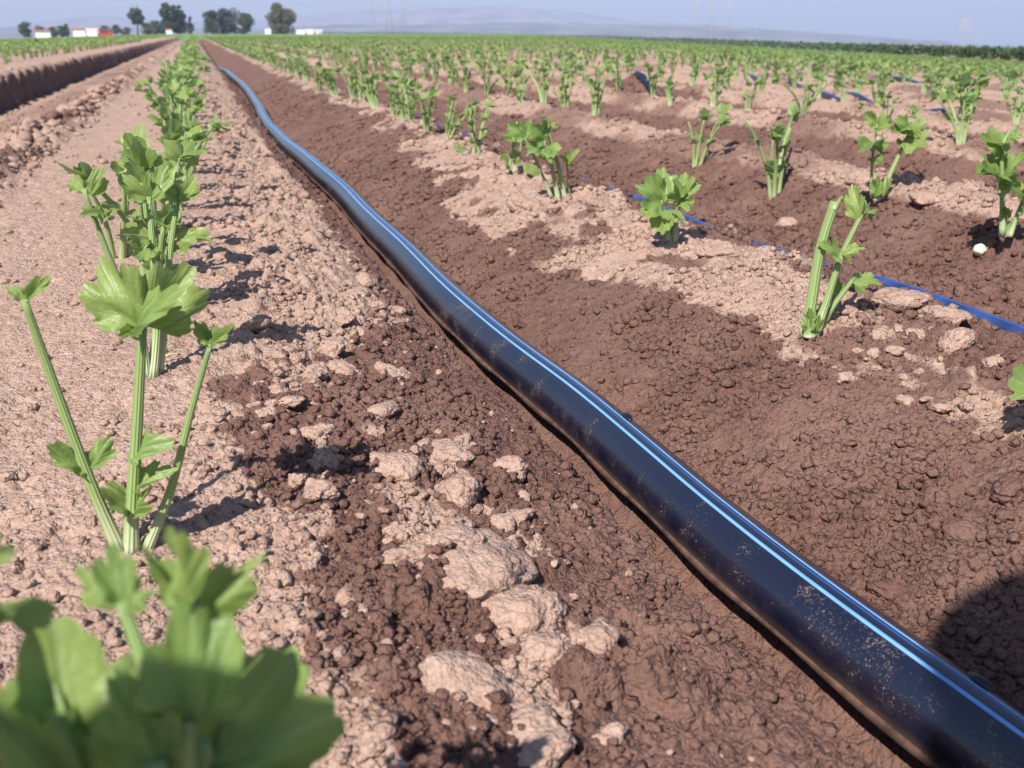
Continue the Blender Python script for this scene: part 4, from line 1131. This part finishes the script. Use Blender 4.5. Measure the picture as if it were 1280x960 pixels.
def tree(name, px, top, base, wpx, d, label, shape='oval', m='crown', trunk=.2, group='trees on the horizon', seed=0, cat='tree'):
    r = np.random.default_rng(seed + int(px))
    p, h = far(px, d)
    s = d / 1355.7
    H = (base - top) * s; W = wpx * s
    z0 = (42 - base) * s + CAM_H - 0.0
    z0 = min(z0, p[2] + .2)
    H = (42 - top) * s + CAM_H - z0
    t = empty(name, (p[0], p[1], z0)); tag(t, label, cat, group)
    tr = H * trunk
    tb = Bag(); pts = np.array([[0, 0, -.5], [.05 * W, 0, tr], [0, .03 * W, H * .55], [.02 * W, 0, H * .85]])
    v, f, u = tube(pts, np.array([.035, .026, .018, .006]) * H, 8); tb.add(v, f, u)
    for k in range(6):
        a = k * 1.05 + r.uniform(0, 1); zz = tr + (H * .6) * r.random()
        q = np.array([[0, 0, zz * .8], [math.cos(a) * W * .2, math.sin(a) * W * .2, zz + H * .08], [math.cos(a) * W * .36, math.sin(a) * W * .36, zz + H * .16]])
        v, f, u = tube(q, np.array([.012, .008, .003]) * H, 5); tb.add(v, f, u)
    link('trunk', tb.mesh('trunk', M['bark']), t)
    n = 4200
    nc = 26
    cz = tr + (H - tr) * (r.random(nc) ** .85) * .92
    q = (cz - tr) / (H - tr)
    if shape == 'cone': prof = 1.05 - q * .95
    elif shape == 'tall': prof = np.where(q < .45, 1, 1 - (q - .45) * 1.25)
    elif shape == 'column': prof = np.where(q < .75, .85 + .15 * q, 1 - (q - .75) * 2)
    else: prof = np.sqrt(np.maximum(.12, 1 - (2 * q - .9) ** 2 * .85))
    a = r.uniform(0, 6.28, nc); rr = W * .5 * prof * np.sqrt(r.random(nc)) * .72
    C = np.stack([np.cos(a) * rr, np.sin(a) * rr, cz], 1)
    cr = W * .5 * np.clip(prof, .3, 1) * r.uniform(.34, .55, nc)
    idx = r.integers(0, nc, n)
    dv = r.normal(size=(n, 3)); dv /= np.linalg.norm(dv, axis=1)[:, None]
    c = C[idx] + dv * (cr[idx] * r.random(n) ** .35)[:, None] * np.array([1, 1, .8])
    c[:, 2] = np.clip(c[:, 2], tr * .7, H)
    sz = .032 * H * r.uniform(.6, 1.4, n)
    e1 = r.normal(size=(n, 3)); e1 /= np.linalg.norm(e1, axis=1)[:, None]
    e2 = np.cross(e1, r.normal(size=(n, 3))); e2 /= np.linalg.norm(e2, axis=1)[:, None]
    V = np.stack([c + e1 * sz[:, None], c + e2 * sz[:, None] * .7, c - e1 * sz[:, None], c - e2 * sz[:, None] * .7], 1).reshape(-1, 3)
    F = np.arange(n * 4).reshape(-1, 4)
    link('crown', make_mesh('crown', V, F, M[m], smooth=False), t)
    return t
TR = 'tree'
tree('round_tree', 32, 29, 44, 17, 380, 'small round tree farthest left on the horizon', 'oval', 'bush', .12, seed=1)
tree('lone_tree', 172, 14, 44, 20, 380, 'lone tree with a bare visible trunk and round head', 'oval', 'crown', .45, seed=2)
tree('tall_tree', 212, 6.5, 43, 25, 380, 'tall dark tree, left of the two tallest that stand together', 'tall', 'crown', .08, seed=3)
tree('tall_tree', 224, 7.5, 43, 22, 384, 'tall dark tree with rounded top, right of the two tallest', 'tall', 'crown', .08, seed=4)
tree('conical_tree', 239, 20, 43, 12, 378, 'narrow conical tree right of the tallest dark trees', 'cone', 'crown', .08, seed=5)
tree('dark_tree', 267, 16, 43.5, 25, 400, 'left tree of the dark clump of three beyond the field', 'column', 'crown', .05, seed=6)
tree('dark_tree', 287, 12.5, 43.5, 31, 404, 'middle and highest tree of the dark clump of three', 'column', 'crown', .05, seed=7)
tree('dark_tree', 306, 17, 43.5, 28, 398, 'right tree of the dark clump of three beyond the field', 'column', 'crown', .05, seed=8)
tree('oval_tree', 353, 7, 43.5, 39, 390, 'wide olive tinted tree standing alone right of the dark clump', 'column', 'crown_olive', .04, seed=9)
for i, (px, top, w) in enumerate([(50, 33, 14), (66, 34, 12), (76, 33, 12), (84, 31, 9), (131, 33, 14), (146, 32, 12), (158, 35, 16), (183, 30, 16), (195, 27, 14), (202, 33, 14)]):
    lab = ['low bush behind the leftmost white shed, at its left end', 'low bush behind the right end of the leftmost white shed', 'low bush midway between the leftmost white shed and the tall white shed', 'small upright bush just left of the tall white shed', 'bush rising behind the red truck', 'bush right of the red truck', 'low wide bush between the red truck and the lone tree', 'low bush just right of the lone tree', 'taller bush at the left foot of the tallest trees', 'low bush below the left tallest tree'][i]
    tree('bush', px, top, 43.5, w, 400, lab, 'oval', 'bush', .05, 'bushes on the horizon', 20 + i, 'bush')

M['white_wall'] = plain('white_paint', (.80, .80, .78), .6, .3, .03, .3)
M['pink_wall'] = plain('pale_pink_paint', (.70, .60, .56), .6, .3, .05, .3)
M['red_roof'] = plain('red_roof', (.34, .13, .09), .7, .2, .2, .8)
M['red'] = plain('red_paint', (.42, .055, .035), .5, .4, .15, .8)
M['dark'] = plain('dark_glass', (.03, .035, .04), .25, .5)
M['tyre'] = plain('tyre', (.02, .02, .02), .8, .2)
def shed(px, d, wpx, top, base, label, roof='red_roof', wall='white_wall', name='shed', rh=.18, doors=1, cat='shed'):
    p, h = far(px, d); s = d / 1355.7
    W = wpx * s; z1 = (42 - top) * s + CAM_H; z0 = min(p[2], (42 - base) * s + CAM_H)
    H = z1 - z0
    t = empty(name, (p[0], p[1], z0), -h); tag(t, label, cat)
    v, f = box(0, 0, H * (1 - rh) / 2, W, W * .7, H * (1 - rh))
    link('wall', Bag().add(v, f).mesh('wall', M[wall], False), t)
    a, b, e = W * .54, W * .40, H * (1 - rh)
    v = [(-a, -b, e), (a, -b, e), (a, b, e), (-a, b, e), (-a, 0, H), (a, 0, H), (-a, -b, e - .08), (a, -b, e - .08), (a, b, e - .08), (-a, b, e - .08)]
    f = [(0, 1, 5, 4), (2, 3, 4, 5), (0, 4, 3), (1, 2, 5), (6, 9, 8, 7), (0, 6, 7, 1), (1, 7, 8, 2), (2, 8, 9, 3), (3, 9, 6, 0)]
    link('roof', Bag().add(v, f).mesh('roof', M[roof], False), t)
    for k in range(doors):
        x = (k - (doors - 1) / 2) * W / max(doors, 1) * .8
        v, f = box(x, -W * .35 - .02, H * .36, min(W * .16, 1.0), .05, H * .5)
        link('door', Bag().add(v, f).mesh('door', M['dark'], False), t)
    return t
shed(53.5, 360, 16, 38, 45.5, 'low white shed with a red roof farthest left', doors=0)
shed(99, 300, 13, 36, 48, 'tall white shed with a reddish top edge left of the red truck', rh=.14, doors=0)
shed(116, 330, 13, 36.5, 44.5, 'pale white trailer shed touching the red truck', roof='pink_wall', doors=0)
shed(211.5, 340, 7, 36.5, 43.5, 'tiny white hut under the tallest dark trees', doors=0)
shed(335, 350, 6.5, 37, 43, 'tiny white hut at the left foot of the wide olive tree', roof='white_wall', doors=0)
shed(376, 360, 10, 37.5, 43, 'white low building, left of three in a row beside the wide olive tree', roof='pink_wall', doors=0, name='building', cat='building')
shed(387, 362, 9, 37, 43, 'white low building in the middle of three in a row', roof='pink_wall', doors=0, name='building', cat='building')
shed(398, 364, 10, 37.5, 43, 'pinkish low building, right of three in a row', roof='pink_wall', wall='pink_wall', doors=0, name='building', cat='building')
# red farm truck
p, h = far(131, 320); s = 320 / 1355.7
z0 = min(p[2], (42 - 46.5) * s + CAM_H)
t = empty('farm_truck', (p[0], p[1], z0), -h); tag(t, 'red farm truck with an open rack bed beside the white sheds', 'truck')
W = 17 * s; H = 10 * s
b = Bag(); v, f = box(0, 0, H * .36, W, W * .42, H * .34); b.add(v, f)
link('body', b.mesh('body', M['red'], False), t)
b = Bag(); v, f = box(W * .36, 0, H * .73, W * .26, W * .40, H * .40); b.add(v, f)
cabm = link('cab', b.mesh('cab', M['red'], False), t)
b = Bag(); v, f = box(W * .36, -W * .202, H * .80, W * .18, .04, H * .2); b.add(v, f)
link('window', b.mesh('window', M['dark'], False), cabm)
b = Bag()
for k in range(5):
    x = -W * .48 + k * W * .17
    v, f = box(x, -W * .19, H * .72, W * .03, W * .03, H * .38); b.add(v, f)
v, f = box(-W * .14, -W * .19, H * .88, W * .7, W * .02, H * .07); b.add(v, f)
link('rack', b.mesh('rack', M['red'], False), t)
for x in (-.36, -.18, .36):
    for y in (-.17, .17):
        a = np.arange(20) * 2 * math.pi / 20
        v = [(x * W + .16 * H * math.cos(q), y * W + dy, H * .16 + .16 * H * math.sin(q)) for dy in (-.15, .15) for q in a]
        f = [(i, (i + 1) % 20, 20 + (i + 1) % 20, 20 + i) for i in range(20)] + [tuple(range(20))[::-1], tuple(range(20, 40))]
        link('wheel', Bag().add(v, f).mesh('wheel', M['tyre'], False), t)

# long dark hedge-like crop beyond the dirt track on the right
def hedge():
    pts = [(398, 330, 40.0), (520, 250, 40.5), (640, 190, 42.0), (760, 145, 44.5), (880, 112, 48.0), (1000, 90, 52.0), (1120, 74, 55.0), (1290, 60, 59.0), (1420, 52, 63)]
    px = np.array([p[0] for p in pts]); dd = np.array([p[1] for p in pts]); tp = np.array([p[2] for p in pts])
    r = np.random.default_rng(5)
    n = 26000
    q = px[0] + (px[-1] - px[0]) * r.random(n)
    d = np.interp(q, px, dd) * (1 + .03 * r.random(n)); top = np.interp(q, px, tp)
    hd = YAW + np.arctan((q - 640) / 1355.7)
    x, y = d * np.sin(hd), d * np.cos(hd)
    zt = CAM_H + (42 - top) / 1355.7 * d * np.cos(hd - YAW)
    zg = land(x, y)[0]
    zb = np.maximum(zg + .02, CAM_H + (42 - (top + np.interp(q, [398, 640, 900, 1290], [4, 6, 9, 15]))) / 1355.7 * d)
    hh = zt - zg
    u = r.random(n) ** .7
    z = zg + (hh * (1 + .12 * fbm(q * .35, q * 0, 3, 3))) * u
    sz = hh * .10 * r.uniform(.6, 1.5, n)
    e1 = r.normal(size=(n, 3)); e1 /= np.linalg.norm(e1, axis=1)[:, None]
    e2 = np.cross(e1, r.normal(size=(n, 3))); e2 /= np.linalg.norm(e2, axis=1)[:, None]
    c = np.stack([x, y, z], 1)
    V = np.stack([c + e1 * sz[:, None], c + e2 * sz[:, None] * .7, c - e1 * sz[:, None], c - e2 * sz[:, None] * .7], 1).reshape(-1, 3)
    o = link('crop_hedge', make_mesh('crop_hedge', V, np.arange(n * 4).reshape(-1, 4), crown_material('tall_crop_leaves', (.050, .085, .028)), smooth=False))
    tag(o, 'long dark green band of taller crop along the far right edge of the field', 'tall crop', kind='stuff')
    # bare dirt track in front of it
    k = np.linspace(398, 1420, 160); hd = YAW + np.arctan((k - 640) / 1355.7); d = np.interp(k, px, dd)
    V = []
    for off in (-.05, -.012):
        x, y = d * (1 + off) * np.sin(hd), d * (1 + off) * np.cos(hd)
        V.append(np.stack([x, y, land(x, y)[0] + .22], 1))
    F = [(j, j + 1, 160 + j + 1, 160 + j) for j in range(159)]
    tag(link('dirt_track', make_mesh('dirt_track', np.concatenate(V), F, plain('track_soil', (.30, .19, .14), .95, .1, .2, .5))), kind='structure')
hedge()

# power pylons and their cables
M['steel'] = plain('weathered_steel', (.42, .33, .27), .7, .3, .1, .1)
def pylon(px, d, H, label, w=5.0, cat='pylon'):
    p, h = far(px, d)
    t = empty('power_pylon', tuple(p), -h); tag(t, label, cat, 'power pylons')
    def leg(sx, sy): return np.array([[sx * w, sy * w, -1.0], [sx * w * .3, sy * w * .3, H * .72], [sx * .4, sy * .4, H]])
    for sx in (-1, 1):
        for sy in (-1, 1):
            v, f, u = tube(leg(sx, sy), .22, 6); link('leg', Bag().add(v, f, u).mesh('leg', M['steel']), t)
    b = Bag(); n = 9
    for k in range(n):
        q0, q1 = k / n, (k + 1) / n
        for (ax, ay, bx, by) in ((-1, -1, 1, -1), (1, -1, 1, 1), (1, 1, -1, 1), (-1, 1, -1, -1)):
            def P(q, sx, sy):
                L = leg(sx, sy); zz = q * H
                return np.array([np.interp(zz, L[:, 2], L[:, 0]), np.interp(zz, L[:, 2], L[:, 1]), zz])
            v, f, u = tube(np.array([P(q0, ax, ay), P(q1, bx, by)]), .10, 4); b.add(v, f, u)
            v, f, u = tube(np.array([P(q1, ax, ay), P(q0, bx, by)]), .10, 4); b.add(v, f, u)
    link('bracing', b.mesh('bracing', M['steel']), t)
    for zz in (.72, .84, .95):
        b = Bag(); v, f = box(0, 0, zz * H, w * 2.6, .5, .5); b.add(v, f)
        link('crossarm', b.mesh('crossarm', M['steel'], False), t)
    return t
pylon(487, 1150, 52, 'faint steel pylon, left of the near centre pair on the horizon', 3.4)
pylon(467, 1500, 62, 'faint slim pylon farthest left of the central group', 3.0)
pylon(505, 1500, 62, 'faint slim pylon right of the central group', 3.0)
pylon(889, 1150, 52, 'faint steel pylon in the middle of the right hand three', 3.4)
pylon(869, 1500, 62, 'faint slim pylon left of the right hand three', 3.0)
pylon(910, 1500, 62, 'faint slim pylon right of the right hand three', 3.0)
pylon(1205, 1300, 40, 'faintest pylon standing alone near the right edge', 5.0)
def cable(px0, px1, y0, y1, d, label, sag=2.0):
    a, _ = far(px0, d); b, _ = far(px1, d)
    a[2] = (42 - y0) * d / 1355.7; b[2] = (42 - y1) * d / 1355.7
    t = np.linspace(0, 1, 30)[:, None]
    q = a * (1 - t) + b * t; q[:, 2] -= sag * 4 * (t * (1 - t))[:, 0]
    v, f, u = tube(q, .11, 5)
    tag(link('power_cable', Bag().add(v, f, u).mesh('power_cable', M['steel'])), label, 'power cable', 'power cables')
cable(-80, 467, 10, -4, 1000, 'thin power cable crossing the sky above the left trees, upper one', 2)
cable(-80, 467, 13, 2, 1100, 'thin power cable crossing the sky above the left trees, lower one', 3)

# ------------------------------------------------------------------ the photographer, kneeling behind the camera
def person():
    J = {'pelvis': (-.26, -.82, .36, .125), 'waist': (-.23, -.68, .50, .115), 'chest': (-.19, -.53, .64, .125), 'neck': (-.175, -.41, .725, .052), 'head': (-.172, -.335, .79, .074), 'crown': (-.170, -.315, .845, .080),
         'ls': (-.33, -.46, .67, .058), 'le': (-.261, -.063, .447, .052), 'lm': (-.184, -.047, .408, .046), 'lw': (-.095, -.05, .335, .032), 'lp': (-.055, -.055, .292, .026),
         'rs': (-.03, -.52, .68, .062), 're': (.13, -.25, .50, .044), 'rw': (.075, -.11, .315, .027), 'rp': (.045, -.06, .292, .026),
         'lh': (-.36, -.82, .33, .095), 'lk': (-.42, -.47, .075, .062), 'la': (-.42, -.88, .06, .042), 'lt': (-.42, -1.04, .03, .034),
         'rh': (-.15, -.84, .33, .095), 'rk': (-.06, -.50, .06, .062), 'ra': (-.10, -.92, .04, .042), 'rt': (-.10, -1.08, .01, .034)}
    E = [('pelvis', 'waist'), ('waist', 'chest'), ('chest', 'neck'), ('neck', 'head'), ('head', 'crown'), ('chest', 'ls'), ('ls', 'le'), ('le', 'lm'), ('lm', 'lw'), ('lw', 'lp'), ('chest', 'rs'), ('rs', 're'), ('re', 'rw'), ('rw', 'rp'),
         ('pelvis', 'lh'), ('lh', 'lk'), ('lk', 'la'), ('la', 'lt'), ('pelvis', 'rh'), ('rh', 'rk'), ('rk', 'ra'), ('ra', 'rt')]
    for sd, sg in (('l', -1), ('r', 1)):
        for k, (dz, ln) in enumerate(((.020, .030), (.006, .034), (-.008, .033), (-.020, .028))):
            x0 = sg * .047
            J[sd + 'f%da' % k] = (x0 + sg * .004, -.034, .290 + dz, .0085); J[sd + 'f%db' % k] = (x0 - sg * .008, -.034 + ln * .55, .290 + dz * 1.05, .0078)
            E += [(sd + 'p', sd + 'f%da' % k), (sd + 'f%da' % k, sd + 'f%db' % k)]
        J[sd + 'tha'] = (sg * .036, -.060, .270, .010); J[sd + 'thb'] = (sg * .016, -.052, .262, .009)
        E += [(sd + 'p', sd + 'tha'), (sd + 'tha', sd + 'thb')]
    keys = list(J)
    me = bpy.data.meshes.new('person')
    me.from_pydata([J[k][:3] for k in keys], [(keys.index(a), keys.index(b)) for a, b in E], [])
    o = link('person', me)
    md = o.modifiers.new('skin', 'SKIN'); md.use_smooth_shade = True
    for i, k in enumerate(keys):
        q = me.skin_vertices[0].data[i]; q.radius = (J[k][3], J[k][3]); q.use_root = (k == 'pelvis')
    sb = o.modifiers.new('sub', 'SUBSURF'); sb.levels = 1; sb.render_levels = 1
    dg = bpy.context.evaluated_depsgraph_get()
    m2 = bpy.data.meshes.new_from_object(o.evaluated_get(dg))
    o.modifiers.clear(); o.data = m2; m2.name = 'person'
    for q in (plain('skin', (.42, .25, .17), .55, .3, .05, 20), plain('blue_shirt', (.10, .15, .26), .9, .1, .2, 60), plain('work_trousers', (.10, .085, .07), .9, .1, .2, 60)): m2.materials.append(q)
    for p in m2.polygons:
        x, y, z = p.center
        if z > .73 or (y > -.13 and z < .40): p.material_index = 0
        elif z > .42 or y > -.42: p.material_index = 1
        else: p.material_index = 2
        p.use_smooth = True
    tag(o, 'kneeling person in shirt and trousers whose shadow falls across the bottom right corner', 'person')
    def blob(name, c, r, m, sub=3):
        bm = bmesh.new(); bmesh.ops.create_icosphere(bm, subdivisions=sub, radius=1)
        for v in bm.verts: v.co = Vector((c[0] + v.co.x * r[0], c[1] + v.co.y * r[1], c[2] + v.co.z * r[2]))
        q = bpy.data.meshes.new(name); bm.to_mesh(q); bm.free(); q.materials.append(m)
        q.polygons.foreach_set('use_smooth', np.full(len(q.polygons), True))
        return link(name, q, o)
    hair = plain('dark_hair', (.03, .02, .014), .6, .4, .3, 90)
    blob('hair', (-.176, -.338, .862), (.090, .098, .066), hair)
    for sx in (-.03, .03): blob('eye', (-.170 + sx, -.246, .832), (.011, .008, .008), plain('eye', (.5, .5, .48), .2, .5, .02))
    blob('nose', (-.169, -.236, .812), (.012, .016, .018), m2.materials[0]); blob('mouth', (-.170, -.248, .782), (.022, .008, .007), plain('lips', (.30, .12, .09), .5))
    for sx in (-.084, .084): blob('ear', (-.174 + sx, -.325, .82), (.010, .020, .030), m2.materials[0])
person()
# the compact camera in the person's hands, just behind the lens point
cb = empty('compact_camera', (0, -.030, .280), -YAW)
tag(cb, 'small compact camera held low over the bed in both hands', 'camera')
M['silver'] = plain('silver_plastic', (.42, .42, .44), .4, .5, .05, 60)
bm = bmesh.new(); bmesh.ops.create_cube(bm, size=1)
for v in bm.verts: v.co = Vector((v.co.x * .088, v.co.y * .022, v.co.z * .055))
bmesh.ops.bevel(bm, geom=bm.edges[:], offset=.006, segments=3, affect='EDGES')
q = bpy.data.meshes.new('body'); bm.to_mesh(q); bm.free(); q.materials.append(M['silver']); link('body', q, cb)
v, f, u = tube(np.array([[0, .009, 0], [0, .020, 0]]), .015, 28); link('lens', Bag().add(v, f, u).mesh('lens', M['rubber'], False), cb)
v, f = box(-.026, 0, .030, .014, .010, .006); link('button', Bag().add(v, f).mesh('button', M['rubber'], False), cb)
